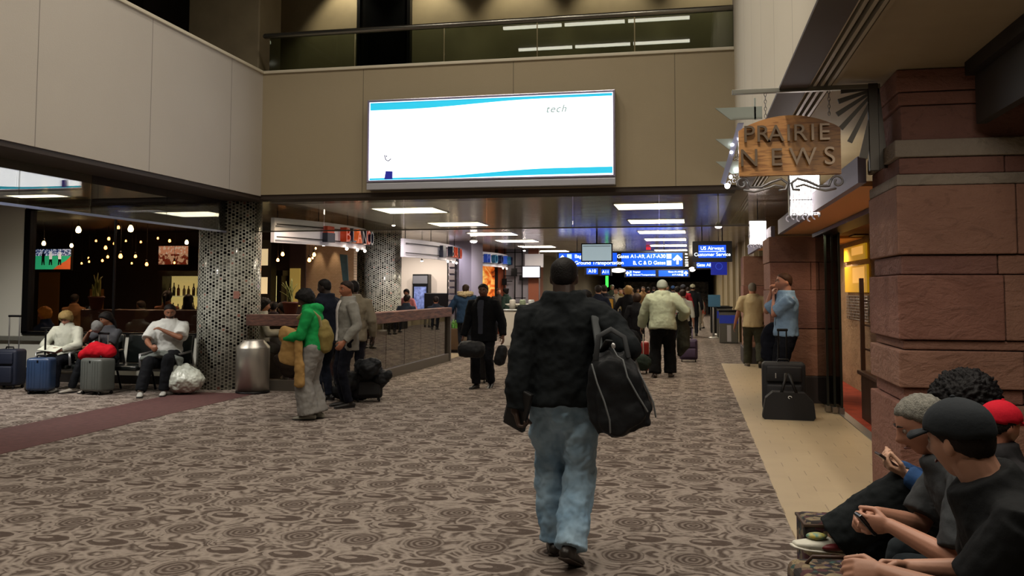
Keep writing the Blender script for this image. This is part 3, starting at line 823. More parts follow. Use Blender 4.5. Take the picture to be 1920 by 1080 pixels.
# shop interior
struct('wall_shop', bx(4.6, 4.7, 7.2, 19.8, 0, 2.9), mat('shop_wall', '9a7a58', .8, c2='7a5c40', sc=3))
struct('wall_shop', bx(2.82, 4.6, 16.2, 16.4, 0, 2.9), MATS['shop_stone'])
struct('ceiling', bx(2.1, 4.6, 7.2, 16.2, 2.44, 2.50), mat('shop_ceiling', 'a08a6c', .8))
t = thing('glass_sliding_door', 'stack of folded frameless glass door panels at the shop entrance', 'glass door', (1.90, 0, 0))
dg = glass('door_glass', '5f7268', .10)
for i, (yy, xx) in enumerate(((11.95, 0), (12.05, -.07), (12.15, -.14))):
    p = obj('door_panel', bx(xx - .02 - .16 * (2 - i) * 0, xx - .008, yy - .0, yy + .86, .06, 2.34), dg, t)
    obj('panel_edge', bx(xx - .028, xx, yy - .012, yy, .06, 2.36), mat('edge_dark', '1c2420', .3), p)
    obj('floor_clamp', bx(xx - .045, xx + .015, yy - .02, yy + .10, .012, .09, .004), STEEL, p)
obj('head_track', bx(-.2, .06, 7.22, 13.02, 2.345, 2.395), BLACKM, t)
# goods on the shop wall
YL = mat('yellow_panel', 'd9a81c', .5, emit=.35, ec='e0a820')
PW, PD = 2.75, 13.5
def sx(x, y): return hit(x, y, 'x', 2.60)
t = thing('wall_display', 'yellow two panel display on the shop wall above the wire rack', 'display', (2.60, 0, 0))
for (xa, ya, xb, yb) in ((1586, 455, 1626, 492), (1588, 495, 1629, 548)):
    A, B = sx(xa, yb), sx(xb, ya)
    yl, yh = min(A.y, B.y), max(A.y, B.y)
    p = obj('yellow_board', bx(-.03, 0, yl, yh, A.z, B.z, .004), YL, t)
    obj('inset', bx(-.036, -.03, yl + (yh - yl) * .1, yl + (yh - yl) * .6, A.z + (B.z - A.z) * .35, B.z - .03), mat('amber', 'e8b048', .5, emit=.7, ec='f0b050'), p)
tw = thing('wire_rack', 'grey wire rack on the shop wall below the yellow display', 'rack', (2.59, 0, 0))  # plain wire rack set slightly off the wall, not a shelf
A, B = sx(1589, 596), sx(1628, 556); bm = bm_new()
for i in range(9): z = A.z + (B.z - A.z) * i / 8; tube(bm, [(0, B.y, z), (0, A.y, z)], .006, 6)
obj('wires', bm, ALU, tw, smooth=True)
bm = bm_new()
for i in range(14): y = B.y + (A.y - B.y) * i / 13; tube(bm, [(.01, y, A.z), (.01, y, B.z)], .005, 6)
obj('uprights', bm, ALU, tw, smooth=True)
t = thing('magazine_stand', 'dark wooden magazine stand inside the shop doorway', 'magazine stand', (2.08, 11.1, 0))
WD = mat('dark_wood', '4a2e1e', .5, c2='3a2216', sc=14, stretch=(1, 1, .2))
obj('base_cabinet', bx(0, .42, -.5, .6, 0, .55, .01), WD, t)
obj('top_board', bx(-.04, .44, -.55, .65, .55, .6, .01), WD, t)
for a in (-.5, .55): obj('post', bx(.0, .05, a, a + .05, .6, 1.75, .004), WD, t)
for z in (.85, 1.15, 1.45): obj('shelf', bx(.055, .3, -.5, .6, z, z + .025, .003), WD, t)
MAGC = ['c8c2b8', 'b04830', '506a88', 'd0a050', '8a8478', '3c4a58', 'c07850', 'e0d8c8']
proto = None
for zi, z in enumerate((.60, .875, 1.175, 1.475)):
    for k in range(4):
        bm = bx(-.11, .11, -.008, .008, 0, .24, .002)
        c = MAGC[(k * 3 + zi * 5) % 8]
        o = obj('magazine', bm, mat('print_' + c, c, .4, c2=MAGC[(k + zi) % 8], sc=14), loc=(2.26, 10.73 + k * .255, z + .004)); o.rotation_euler = (0, 0, pi / 2)
        tag(o, '%s magazine standing on the %s level of the dark wooden stand' % (['pale', 'red', 'blue', 'ochre', 'grey', 'navy', 'orange', 'cream'][(k * 3 + zi * 5) % 8], ['bottom', 'second', 'third', 'top'][zi]), 'magazine', 'magazines on the shop stand')
# goods above the yellow boards
t = thing('gift_shelf', 'small shelf with shiny souvenirs high on the shop wall', 'shelf', (2.60, 0, 0))
A, B = sx(1586, 452), sx(1628, 412)
obj('shelf_board', bx(-.2, 0, B.y, A.y, A.z - .02, A.z), WD, t)
for k in range(6):
    y = B.y + (A.y - B.y) * (k + .5) / 6; hh = rnd.uniform(.14, .30)
    o = obj('souvenir', bx(-.06, .06, -.07, .07, 0, hh, .02), mat('sou_%d' % (k % 3), ('c0a070', 'e0d8d0', 'a04428')[k % 3], .2, metal=.4), loc=(2.50, y, A.z + .001))
    tag(o, '%s souvenir box on the high shelf in the shop' % ('brass coloured', 'silvery', 'reddish')[k % 3], 'souvenir', 'souvenirs on the high shop shelf')

# lantern lights hung on the header
LAN = mat('lantern_glow', 'fff4ec', .5, emit=9.0, ec='fff0ea')
def lantern(x, y, z, s, lab):
    t = thing('pendant_lantern', lab, 'lantern', (x, y, z)); t.scale = (s, s, s)
    obj('glow_panel', bx(-.14, .14, -.03, .03, -.40, 0, .01), LAN, t)
    bm = bm_new()
    for q in ((-.15, -.14), (.14, .15)): box(bm, q[0], q[1], -.04, .04, -.42, .02)
    box(bm, -.15, .15, -.04, .04, 0, .02); box(bm, -.15, .15, -.045, -.035, -.26, -.25)
    obj('frame', bm, ALU, t)
    bm = bm_new(); r = random.Random(int(x * 100 + y))
    for k in range(11):
        xx = -.14 + k * .028; L = r.uniform(.02, .18)
        tube(bm, [(xx, -.045, -.05), (xx + .004, -.05, -.25), (xx - .01, -.05, -.40 - L * .3)], .004, 6)
    obj('bars', bm, ALU, t, smooth=True)
    bm = bm_new()
    for k in range(6):
        a = [(-.15 + .05 * k + .03 * cos(q), -.04, -.44 - .035 * k * 0 + .03 * sin(q) + .02 * (k % 2)) for q in [i * pi / 5 for i in range(8)]]
        tube(bm, a, .006, 6)
    obj('scrollwork', bm, mat('pale_scroll', 'd8d4dc', .4, emit=.25), t, smooth=True)
    obj('hanger', tb([(0, 0, .02), (0, 0, (ZC if y > 12 else 3.09) / s - z / s)], .008, 8), BLACKM, t)
    return t
lantern(1.17, 8.9 + .6, 2.80, 1.05, 'nearer glowing lantern with curled metal fringe hanging behind the wooden shop sign')
lantern(1.10, 15.0, 2.74, .95, 'farther glowing lantern with curled metal fringe hanging before the distant pier')

# wooden shop sign on its bracket
t = thing('shop_sign', 'arched wooden hanging sign reading PRAIRIE NEWS on a metal scroll bracket', 'sign', (0, 7.95 * .83, .2703)); t.scale = (.83, .83, .83)
def woodf(nt, b):
    (x, y, z), vec = xyz(nt)
    mp = nt.nodes.new('ShaderNodeMapping'); mp.inputs['Scale'].default_value = (.8, 1, 7); nt.links.new(vec, mp.inputs[0])
    n1 = noise_n(nt, mp.outputs[0], 3.2, 4, .6, .6)
    w = (n1 * 22).sin() * .5 + .5
    w = w * w
    board = (z / .135).floor()
    cn = white_n(nt, board, board, 2)
    c = mixc(nt, w * .75, lin('d09a5c'), lin('8a5a34')); c = mixc(nt, cn * .3, c, lin('b0683c'))
    nt.links.new(c, b.inputs['Base Color']); b.inputs['Roughness'].default_value = .42
WOOD = nmat('oiled_wood_boards', woodf)
x0, x1, zb, zt = .43, 1.285, 2.60, 3.0
arc = [(x0 + (x1 - x0) * i / 20, zt + .125 * sin(pi * (i / 20)) ** .8) for i in range(21)]
obj('board', prism(bm_new(), [(x0, zb)] + arc + [(x1, zb)], -.035, .035), WOOD, t)
LT = mat('sign_letters', '7c6c5c', .35, metal=.7)
def letters(word, xs, z, hgt, parent):
    for ch, x in zip(word, xs):
        text('letter', ch, hgt, LT, parent, (x, -.065, z), ext=.016)
letters('PRAIRIE', [.515, .635, .745, .85, .945, 1.05, 1.145], 2.955, .21, t)
letters('NEWS', [.515, .745, .965, 1.185], 2.745, .22, t)
SCR = mat('scroll_metal', '8c8a8c', .35, metal=.7)
bm = bm_new()
def spiral(cx, cz, r0, r1, a0, a1, n=26): return [(cx + (r0 + (r1 - r0) * i / n) * cos(a0 + (a1 - a0) * i / n), 0, cz + (r0 + (r1 - r0) * i / n) * sin(a0 + (a1 - a0) * i / n)) for i in range(n + 1)]
mx = (x0 + x1) / 2
for sg in (-1, 1):
    def mir(pts): return [(mx + sg * (p[0] - mx), p[1], p[2]) for p in pts]
    tube(bm, mir(spiral(mx + .40, 2.535, .055, .02, pi * .9, -pi * 1.2)), [(.018, .010)] * 27, 8, side=(0, 1, 0))
    pts = [(mx + .40 - .052, 0, 2.55), (mx + .33, 0, 2.50), (mx + .24, 0, 2.50), (mx + .15, 0, 2.545), (mx + .07, 0, 2.57), (mx + .015, 0, 2.53), (mx + .03, 0, 2.475), (mx + .08, 0, 2.47)]
    tube(bm, mir(pts), [(.018, .012)] * 8, 8, side=(0, 1, 0))
    pts = [(mx + .38, 0, 2.475), (mx + .30, 0, 2.46), (mx + .20, 0, 2.485), (mx + .12, 0, 2.515), (mx + .06, 0, 2.50)]
    tube(bm, mir(pts), [(.018, .010)] * 5, 8, side=(0, 1, 0))
obj('scroll_ornament', bm, SCR, t, smooth=True)
obj('arm', bx(.38, 1.62, -.025, .025, 3.335, 3.375, .004), mat('bracket_metal', '8a8a82', .35, metal=.6), t)
for x in (.665, 1.20):
    bm = bm_new()
    for i in range(7):
        z = 3.325 - i * .032; a = i % 2
        ring = [(x + (0 if a else .010 * cos(q)), (.010 * cos(q) if a else 0), z + .019 * sin(q)) for q in [k * pi / 4 for k in range(9)]]
        tube(bm, ring, .003, 6, cap=False)
    obj('chain', bm, SCR, t, smooth=True)
# sunburst wall bracket
bm = bm_new(); cx, cz = 1.60, 3.34
for i in range(7):
    a = radians(180 + i * 15 + 3); L = (.30, .34, .40, .46, .52, .62, .70)[i]
    ca, sa = cos(a), sin(a); w = .022 + .012 * (i > 4)
    prism(bm, [(cx - sa * w * .4, cz + ca * w * .4), (cx + ca * L - sa * w, cz + sa * L + ca * w), (cx + ca * L + sa * w, cz + sa * L - ca * w), (cx + sa * w * .4, cz - ca * w * .4)], -.012, .012)
obj('sunburst_bracket', bm, mat('sunburst_metal', '4a4640', .4, metal=.6), t)
obj('wall_plate', bx(1.52, 1.60, -.03, .03, 2.62, 3.38, .004), MATS['sunburst_metal'], t)

# windmill style lit end sign
t = thing('windmill_ornament', 'tall perforated metal windmill tail with small white lights beside the wooden sign', 'ornament', (.34 * .83, 8.25 * .83, .2703)); t.scale = (.83, .83, .83)
PM = mat('pale_painted_metal', '9ca6a0', .35, metal=.3)
bm = bm_new()
for zc, w in ((3.23, .34), (2.94, .20), (2.73, .16)):
    prism(bm, [(-.02 - .08, zc + .05), (w - .02, zc + .05), (w - .02, zc - .065), (.04, zc - .065)], -.01, .01)
obj('vane', bm, PM, t)
bm = bm_new(); box(bm, .25, .265, -.01, .01, 3.16, 3.36)
obj('hanger_bar', bm, PM, t)
bm = bm_new()
prism(bm, [(.10, 3.13), (.155, 3.13), (-.02, 2.56), (-.06, 2.58)], -.03, -.01)
obj('side_blade', bm, mat('blade_lilac', '9aa0c0', .3, metal=.5), t)
bm = bm_new()
for i in range(9):
    z = 2.58 + i * .058; xx = .02 + i * .012
    for k in range(2):
        ring = [(xx + k * .045 + .017 * cos(q), 0, z + .019 * sin(q) + k * .02) for q in [j * pi / 4 for j in range(9)]]
        tube(bm, ring, .005, 6, cap=False)
obj('perforated_strip', bm, SCR, t, smooth=True)
LB = mat('tiny_lamp', 'ffffff', .5, emit=40)
for i, (xx, z) in enumerate(((.0, 2.55), (.035, 2.63), (.085, 2.70), (.04, 2.86), (.05, 2.93), (.11, 2.98))):
    b = bm_new(); ell(b, (xx, -.03, z), (.013 + .012 * (i == 0), .01, .013 + .012 * (i == 0)), 10); obj('lamp', b, LB, t, smooth=True)

# dark beam and glass above the pier's near side
struct('trim_15', bx(1.78, 1.84, -6, 6.15, 3.0, 3.09), mat('dark_beam', '1d1916', .6))
struct('wall_right_dark', bx(1.84, 1.9, -6, 6.15, 2.68, 3.09), mat('dim_grey', '2c2a28', .6))
# ------------------------------------------------------------------ left side: railing, bar, restaurants
RW = mat('railing_wood', '6a4436', .55, c2='3e241c', sc=10, bump=.4, bs=30, stretch=(1, 1, 5))
RGL = glass('counter_glass', 'a8a49c', .20)
KICK = mat('kick_plate', '6a645c', .4, metal=.5)
t = thing('wood_topped_railing', 'restaurant railing of dark glass panels with a thick dark wooden top', 'railing', (0, 0, 0))
obj('wooden_top', bx(-6.95, -5.40, 12.86, 13.06, 1.02, 1.20, .01), RW, t)
o = obj('wooden_top', bx(-5.52, -5.30, 13.06, 19.2, 1.00, 1.20, .01), mat('railing_wood_weathered', '80584c', .6, c2='40282a', sc=7, bump=.6, bs=22, stretch=(1, .35, 3)), t); o['label'] = 'weathered reddish wooden top'
obj('kick_plate', bx(-6.95, -5.40, 12.90, 12.98, .0, .17, .004), KICK, t)
obj('kick_plate', bx(-5.42, -5.34, 12.98, 19.2, .0, .17, .004), KICK, t)
yy = 13.0
while yy < 19.1:
    obj('glass_panel', bx(-5.396, -5.384, yy + .006, min(yy + 1.03, 19.19) - .006, .17, 1.0), RGL, t); yy += 1.035
for a in (-6.94, -6.17): obj('glass_panel', bx(a, a + .76, 12.93, 12.942, .17, 1.02), glass('clear_counter_glass', 'dcdad4', .04), t)
obj('end_post', bx(-5.44, -5.32, 19.12, 19.22, 0, 1.0, .004), mat('post_grey', '56504a', .5), t)
# bar room shell
struct('floor', bx(-16, -9.0, 13.55, 19.5, -.05, .006), mat('bar_floor', '241a16', .5))
struct('wall_bar', bx(-16, -9.35, 19.4, 19.6, 0, ZC), mat('bar_wall', '1c1412', .7))
struct('wall_bar', bx(-16, -15.8, 13.55, 19.4, 0, ZC), MATS['bar_wall'])
struct('wall_bar', bx(-9.35, -8.95, 19.35, 19.6, 0, ZC), mat('purple_grey_wall', '4a3c3e', .8))
def brickf(nt, b):
    n = nt.nodes.new('ShaderNodeTexBrick'); P, vec = xyz(nt)
    mp = nt.nodes.new('ShaderNodeMapping'); mp.inputs['Rotation'].default_value = (pi / 2, 0, 0); nt.links.new(vec, mp.inputs[0]); nt.links.new(mp.outputs[0], n.inputs[0])
    n.inputs['Scale'].default_value = 8; n.inputs['Color1'].default_value = lin('c8b098'); n.inputs['Color2'].default_value = lin('bca48a'); n.inputs['Mortar'].default_value = lin('a08a74'); n.inputs['Mortar Size'].default_value = .01
    nt.links.new(n.outputs[0], b.inputs['Base Color']); b.inputs['Roughness'].default_value = .5
PT = nmat('pale_wall_tiles', brickf)
struct('wall_tiled', bx(-8.95, -7.75, 19.4, 19.6, 0, ZC), PT)
struct('ceiling', bx(-16, -9.2, 13.56, 19.4, 3.0, 3.06), mat('bar_ceiling', '2c211c', .7))
for x in (-8.62, -8.22): spot('tile_wall_washer', (x, 19.22, 2.86), (radians(9), 0, 0), 22, 34, (1, .72, .42), .7, .02)
for k, x in enumerate((-8.62, -8.22)):
    o = obj('wall_washer_lamp', lathe([(0, 0), (.035, 0), (.045, .08), (0, .1)], 14), BLACKM, loc=(x, 19.2, 2.88)); tag(o, 'small black %s wall washer lamp over the pale tiled wall' % ('left', 'right')[k], 'lamp')
# back bar
t = thing('back_bar', 'dark wooden back bar with glowing bottle shelves behind the bar room window', 'bar cabinet', (-11.0, 19.0, 0))
BW = mat('bar_wood', '1a1210', .4)
obj('cabinet', bx(-1.6, 2.0, -.1, .4, 0, .95, .01), BW, t); obj('counter_top', bx(-1.65, 2.02, -.18, .42, .95, 1.0, .01), mat('bar_counter', '3a2a20', .3), t)
obj('header', bx(-1.6, 1.65, .0, .4, 1.92, 2.05, .01), BW, t)
for x in (-1.6, -.35, .55, 1.5): obj('upright', bx(x, x + .12, .0, .4, 1.0, 1.95, .005), BW, t)
GLOW = mat('bar_glow', 'e8d890', .5, emit=.85, ec='e8d58a')
for a, b in ((-1.46, -.37), (-.21, .53), (.69, 1.48)):
    p = obj('niche_back', bx(a, b, .36, .39, 1.0, 1.92), GLOW, t); obj('glass_shelf', bx(a, b, .12, .36, 1.42, 1.44), mat('shelf_glow', 'd8d0a0', .3, emit=.5, ec='d8e0b0'), t)
BC = ['3a2a12', '0e1a10', '6a5a30', '20140c', '8a8470', '142018', '5c2c10']
BN = ['amber', 'dark green', 'gold', 'brown', 'clear', 'black green', 'copper']
prb = None
for zi, z in enumerate((1.001, 1.441)):
    for k in range(22):
        x = -12.42 + k * .128 + rnd.uniform(-.02, .02)
        if any(abs(x + 11.0 - q - .06) < .1 for q in (-.35, .55)) : continue
        c = (k * 5 + zi * 3) % 7; hh = rnd.uniform(.24, .32)
        o = obj('bottle', lathe([(0, 0), (.035, 0), (.037, .02), (.037, .6 * hh), (.014, .76 * hh), (.013, hh), (0, hh)], 12), mat('bottle_' + BC[c], BC[c], .12, coat=.5), loc=(x, 19.22, z))
        tag(o, '%s bottle on the %s shelf of the back bar' % (BN[c], ('lower', 'upper')[zi]), 'bottle', '%s bottles on the %s back bar shelf' % (BN[c], ('lower', 'upper')[zi]))
for k in range(3):
    o = obj('bottle', lathe([(0, 0), (.035, 0), (.037, .18), (.014, .24), (.013, .31), (0, .31)], 12), mat('bottle_gold', 'c0a040', .15, metal=.5), loc=(-10.33 + k * .09, 19.05, 2.051))
    tag(o, 'golden bottle on top of the back bar beside the right television', 'bottle', 'golden bottles on top of the back bar')
area('bar_glow_light', (-10.8, 18.6, 1.9), (radians(-60), 0, 0), 2.6, .3, 6, (1, .85, .5))
# televisions
def tv(cx, cz, w, hgt, y, rz, lab, pic):
    t = thing('television', lab, 'television', (cx, y, cz), rz)
    obj('bezel', bx(-w / 2 - .03, w / 2 + .03, .0, .05, -hgt / 2 - .03, hgt / 2 + .03, .006), BLACKM, t)
    s = obj('screen', bx(-w / 2, w / 2, -.004, .0, -hgt / 2, hgt / 2), pic, t)
    obj('mount', bx(-.1, .1, .05, .24, -.08, .08), BLACKM, t)
    return t, s
def footy(nt, b):
    (x, y, z), vec = xyz(nt)
    n = noise_n(nt, vec, 26, 3); crowd = mixc(nt, n.gt(.52), lin('203a70'), lin('c8d4f0'))
    field = mixc(nt, (x * .6 + z * -1 + noise_n(nt, vec, 3) * .15).gt(.32), lin('2aa878'), lin('c05a30'))
    c = mixc(nt, z.gt(.075), field, crowd)
    nt.links.new(c, b.inputs['Base Color']); nt.links.new(c, b.inputs['Emission Color']); b.inputs['Emission Strength'].default_value = 1.3
def kitchen(nt, b):
    (x, y, z), vec = xyz(nt)
    n = noise_n(nt, vec, 8, 4, .6, 1); n2 = noise_n(nt, vec, 15, 2)
    c = mixc(nt, z.gt(.03), mixc(nt, n.gt(.52), lin('702818'), lin('c8a080')), mixc(nt, n2.gt(.55), lin('d09070'), lin('e0c8b0')))
    nt.links.new(c, b.inputs['Base Color']); nt.links.new(c, b.inputs['Emission Color']); b.inputs['Emission Strength'].default_value = 1.0
A, B = hit(62, 505, 'y', 17.0), hit(133, 467, 'y', 17.0)
t, s = tv((A.x + B.x) / 2, (A.z + B.z) / 2, B.x - A.x, B.z - A.z, 17.0, 0, 'television behind the bar window showing three men on a green field', nmat('field_picture', footy))
PB = mat('picture_black', '101014', .5, emit=.0); PWH = mat('picture_white', 'e8ecf0', .5, emit=1.0)
for px_, sh, lg in ((-.22, PB, PB), (-.03, PWH, PB), (.2, PWH, PB)):
    bm = bm_new(); prism(bm, [(px_ - .035, -.0), (px_ + .035, .0), (px_ + .04, .12), (px_ - .04, .12)], -.007, -.004)
    ell(bm, (px_, -.006, .145), (.02, .002, .025), 8); obj('player_shirt', bm, sh, s)
    bm = bm_new(); prism(bm, [(px_ - .04, -.13), (px_ - .015, -.13), (px_, -.04), (px_ + .02, -.13), (px_ + .045, -.13), (px_ + .035, 0), (px_ - .035, 0)], -.007, -.004); obj('player_legs', bm, lg, s)
A, B = hit(297, 496, 'y', 18.9), hit(353, 461, 'y', 18.9)
tv((A.x + B.x) / 2, (A.z + B.z) / 2, B.x - A.x, B.z - A.z, 18.9, 0, 'television behind the bar window showing people in a kitchen', nmat('kitchen_picture', kitchen))
A, B = hit(472, 490, 'y', 18.9), hit(495, 456, 'y', 18.9)
BLUE = nmat('blue_picture', lambda nt, b: (lambda P: (nt.links.new(mixc(nt, (P[0][2] * 3 + .5).max(0).min(1), lin('a0c8f0'), lin('2050c0')), b.inputs['Emission Color']), setattr(b.inputs['Emission Strength'], 'default_value', 1.2)))(xyz(nt)))
tv((A.x + B.x) / 2, (A.z + B.z) / 2, B.x - A.x, B.z - A.z, 18.9, 0, 'television with a blue picture right of the near mosaic column', BLUE)
# amber door and panels inside the bar
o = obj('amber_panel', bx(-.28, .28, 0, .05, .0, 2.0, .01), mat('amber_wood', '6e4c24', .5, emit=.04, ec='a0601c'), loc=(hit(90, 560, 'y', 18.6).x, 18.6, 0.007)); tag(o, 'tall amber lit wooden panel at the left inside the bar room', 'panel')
o = obj('amber_panel', bx(-.18, .18, 0, .05, .0, 1.6, .01), MATS['amber_wood'], loc=(hit(180, 560, 'y', 18.6).x, 18.6, 0)); tag(o, 'short amber lit wooden panel behind the potted plant in the bar', 'panel')
o = obj('niche', bx(-.13, .13, 0, .06, 1.2, 2.1, .01), mat('niche_glow', 'b0984c', .6, emit=.35, ec='c0a050'), loc=(-9.18, 19.27, 0)); tag(o, 'tall softly lit niche in the grey wall beside the bottle shelves', 'niche')
t = thing('bottle_tower', 'narrow black shelf tower with glowing compartments right of the near mosaic column', 'shelf', (-9.60, 18.55, 0))
obj('frame', bx(-.17, .17, 0, .3, 0, 2.75, .01), BLACKM, t)
for z in (.95, 1.5, 2.15): obj('lit_compartment', bx(-.08, .1, -.012, .0, z, z + .38), mat('compartment_glow', 'd8c090', .5, emit=.8, ec='e0c898'), t)
# bar pendants
BULB = mat('amber_bulb', 'ffb060', .4, emit=26, ec='ff9a48'); BULBW = mat('warm_bulb', 'ffe8b0', .4, emit=30, ec='ffe0a0')
def pendant(px_, py_, y, r, m, lab, grp, top=3.0):
    P = hit(px_, py_, 'y', y)
    t = thing('pendant_bulb', lab, 'pendant lamp', P, 0, grp)
    obj('bulb', lathe([(0, -r), (r * .7, -r * .8), (r, 0), (r * .75, r * .8), (r * .3, r * 1.6), (0, r * 1.7)], 12), m, t)
    obj('socket', lathe([(0, r * 1.4), (.02, r * 1.4), (.02, r * 1.4 + .06), (0, r * 1.4 + .06)], 10), BLACKM, t)
    obj('cord', tb([(0, 0, r * 1.4 + .06), (0, 0, top - P.z)], .004, 6), BLACKM, t)
for i, (a, b, y, r) in enumerate([(180, 452, 18, .022), (204, 448, 17, .03), (214, 457, 16.6, .022), (222, 427, 16, .03), (236, 452, 18.2, .02), (198, 465, 17.5, .035), (226, 481, 16.2, .04), (192, 489, 18, .026), (202, 482, 17.2, .026), (166, 484, 18.3, .02), (153, 494, 18.2, .02), (167, 491, 17.9, .02), (247, 494, 17.8, .02), (254, 481, 16.8, .03), (275, 496, 16.4, .032), (264, 454, 17.6, .022), (296, 447, 17.8, .022), (318, 452, 17.2, .028), (327, 493, 17.4, .022)]):
    pendant(a, b, y, r, BULB, 'small amber filament bulb hanging inside the bar room', 'amber filament bulbs in the bar room')
for i, (a, b, y, r, w) in enumerate([(147, 432, 15.5, .055, 'large warm bulb left of the middle of the bar window'), (245, 430, 15.5, .055, 'large warm bulb right of the middle of the bar window'), (82, 457, 16, .04, 'warm bulb above the left television'), (134, 461, 16, .035, 'warm bulb at the upper right corner of the left television'), (64, 470, 16, .03, 'warm bulb at the upper left corner of the left television'), (350, 455, 17, .04, 'warm bulb above the kitchen television')]):
    pendant(a, b, y, r, BULBW, w, 'large warm bulbs in the bar room')
for i, (a, b, y, r) in enumerate([(521, 488, 17, .03), (530, 477, 17, .035), (580, 488, 16.5, .035), (589, 478, 17, .035), (586, 484, 17.4, .02), (592, 466, 17.6, .02)]):
    pendant(a, b, y, r, BULB, 'small amber bulb hanging before the pale tiled wall', 'amber bulbs before the pale tiled wall', 3.05)
for xx in (-13, -11.4, -9.9): spot('bar_room_fill', (xx, 16.2, 2.96), (0, 0, 0), 120, 150, (1, .66, .42), .7, .05)  # added fill spots, no fixtures, so the bar interior shows
for yy in (14.4, 16.8): spot('dining_fill', (-7.0, yy, 3.0), (0, 0, 0), 60, 150, (1, .78, .56), .7, .05)  # added fill for the dining area, no fixtures modelled
spot('column_fill', (-6.6, 19.8, 3.0), (0, radians(38), radians(-60)), 130, 110, (1, .9, .9), .8, .03)  # added fill spot that brightens the farther mosaic column
# booth seat backs inside the bar
t = thing('booth_bench', 'long dark red booth bench behind the bar window', 'bench', (-10.7, 14.6, 0))
MR = mat('booth_red', '3a1614', .5)
obj('backrest', bx(-.6, 2.0, .0, .12, .0, 1.22, .03), MR, t); obj('seat', bx(-.6, 2.0, -.5, .0, .0, .45, .03), MR, t)
# potted snake plants
LEAF = mat('striped_leaf', '6f7a2e', .45, c2='c8c070', sc=9, stretch=(1, 1, .2)); LEAFG = mat('green_leaf', '3f8a36', .45, c2='8fc060', sc=12)
POT = mat('terracotta_pot', '5e2c20', .6)
def leaf(bm, x, y, z, a, L, w, bend):
    n = 7; prev = None
    d = V((cos(a), sin(a), 0)); s = V((-sin(a), cos(a), 0))
    vs = []
    for i in range(n + 1):
        u = i / n; c = V((x, y, z)) + d * bend * u * u + V((0, 0, L * (u - .15 * u * u * (bend > .1)))); ww = w * sin(pi * min(.98, u * .8 + .18)) ** .7
        nn = d * .004
        vs.append([bm.verts.new(c - s * ww + nn), bm.verts.new(c + nn * 2.2), bm.verts.new(c + s * ww + nn), bm.verts.new(c - nn)])
    for p, q in zip(vs, vs[1:]):
        for k in range(4): bm.faces.new((p[k], p[(k + 1) % 4], q[(k + 1) % 4], q[k]))
    bm.faces.new(vs[0]); bm.faces.new(vs[-1][::-1])
def plant(P, s, lab, ml, n=9, L=.42, pot=True, bend=.12, seed=1):
    r = random.Random(seed); t = thing('potted_plant', lab, 'potted plant', P); t.scale = (s, s, s)
    obj('pot', lathe([(0, 0), (.09, 0), (.13, .2), (.14, .2), (.14, .23), (.12, .23), (.11, .2), (0, .2)], 20), POT, t)
    bm = bm_new()
    for i in range(n): leaf(bm, r.uniform(-.05, .05), r.uniform(-.05, .05), .18, r.uniform(0, 6.28), L * r.uniform(.6, 1.1), .028 * r.uniform(.8, 1.2), bend * r.uniform(.2, 1.8))
    obj('leaves', bm, ml, t, smooth=True); return t
Pp = hit(180, 585, 'y', 14.66)
plant((Pp.x, 14.66, 1.221), 1.05, 'yellow striped snake plant in a dark pot on the booth inside the bar window', LEAF, 10, .46, seed=4)
# near dining area behind the railing: ledge with plant, table, chairs
t = thing('dining_table', 'dark wooden dining table behind the railing beside the trash can', 'table', (-6.0, 14.2, 0))
obj('table_top', bx(-.45, .45, -.4, .4, .72, .76, .008), WD, t); obj('pedestal', bx(-.05, .05, -.05, .05, .02, .72), BLACKM, t); obj('foot', bx(-.3, .3, -.3, .3, 0, .02, .005), BLACKM, t)
def dchair(x, y, rz, lab):
    t = thing('dining_chair', lab, 'chair', (x, y, 0), rz, 'wooden dining chairs behind the railing')
    obj('seat', bx(-.21, .21, -.21, .21, .42, .46, .01), WD, t)
    obj('backrest', prism(bm_new(), [(-.2, .60), (.2, .60), (.22, .80), (.14, .93), (-.14, .93), (-.22, .80)], -.22, -.195), mat('chair_back_wood', 'a8703c', .4, c2='8a5628', sc=6), t)
    for sx_ in (-.19, .19):
        obj('leg', tb([(sx_, .19, 0), (sx_ * .95, .18, .42)], .018, 8), WD, t)
        obj('leg', tb([(sx_, -.21, 0), (sx_, -.19, .45), (sx_, -.21, .62)], .018, 8), WD, t)
    obj('stretcher', tb([(-.19, 0, .2), (.19, 0, .2)], .01, 6), WD, t); return t
c1 = dchair(-6.02, 13.55, 0.5, 'wooden dining chair with an orange brown back nearest the trash can')
c2 = dup(c1, (-6.55, 14.3, 0), -1.4, 'wooden dining chair at the left side of the dark dining table'); c3 = dup(c1, (-5.75, 15.3, 0), pi, 'wooden dining chair behind the dark dining table')
Pp = hit(522, 590, 'y', 14.3)
t = thing('planter_ledge', 'dark ledge carrying a spiky plant behind the railing', 'ledge', (-7.15, 14.75, 0))
obj('post', bx(-.3, .3, -.1, .1, 0, 1.08, .01), BW, t); obj('ledge_top', bx(-.5, .5, -.15, .15, 1.08, 1.12, .01), RW, t)
plant((-7.08, 14.72, 1.121), 1.1, 'spiky green plant in a terracotta pot on the ledge right of the near mosaic column', mat('dull_leaf', '68703a', .5, c2='9a9a58', sc=9), 12, .40, seed=9)
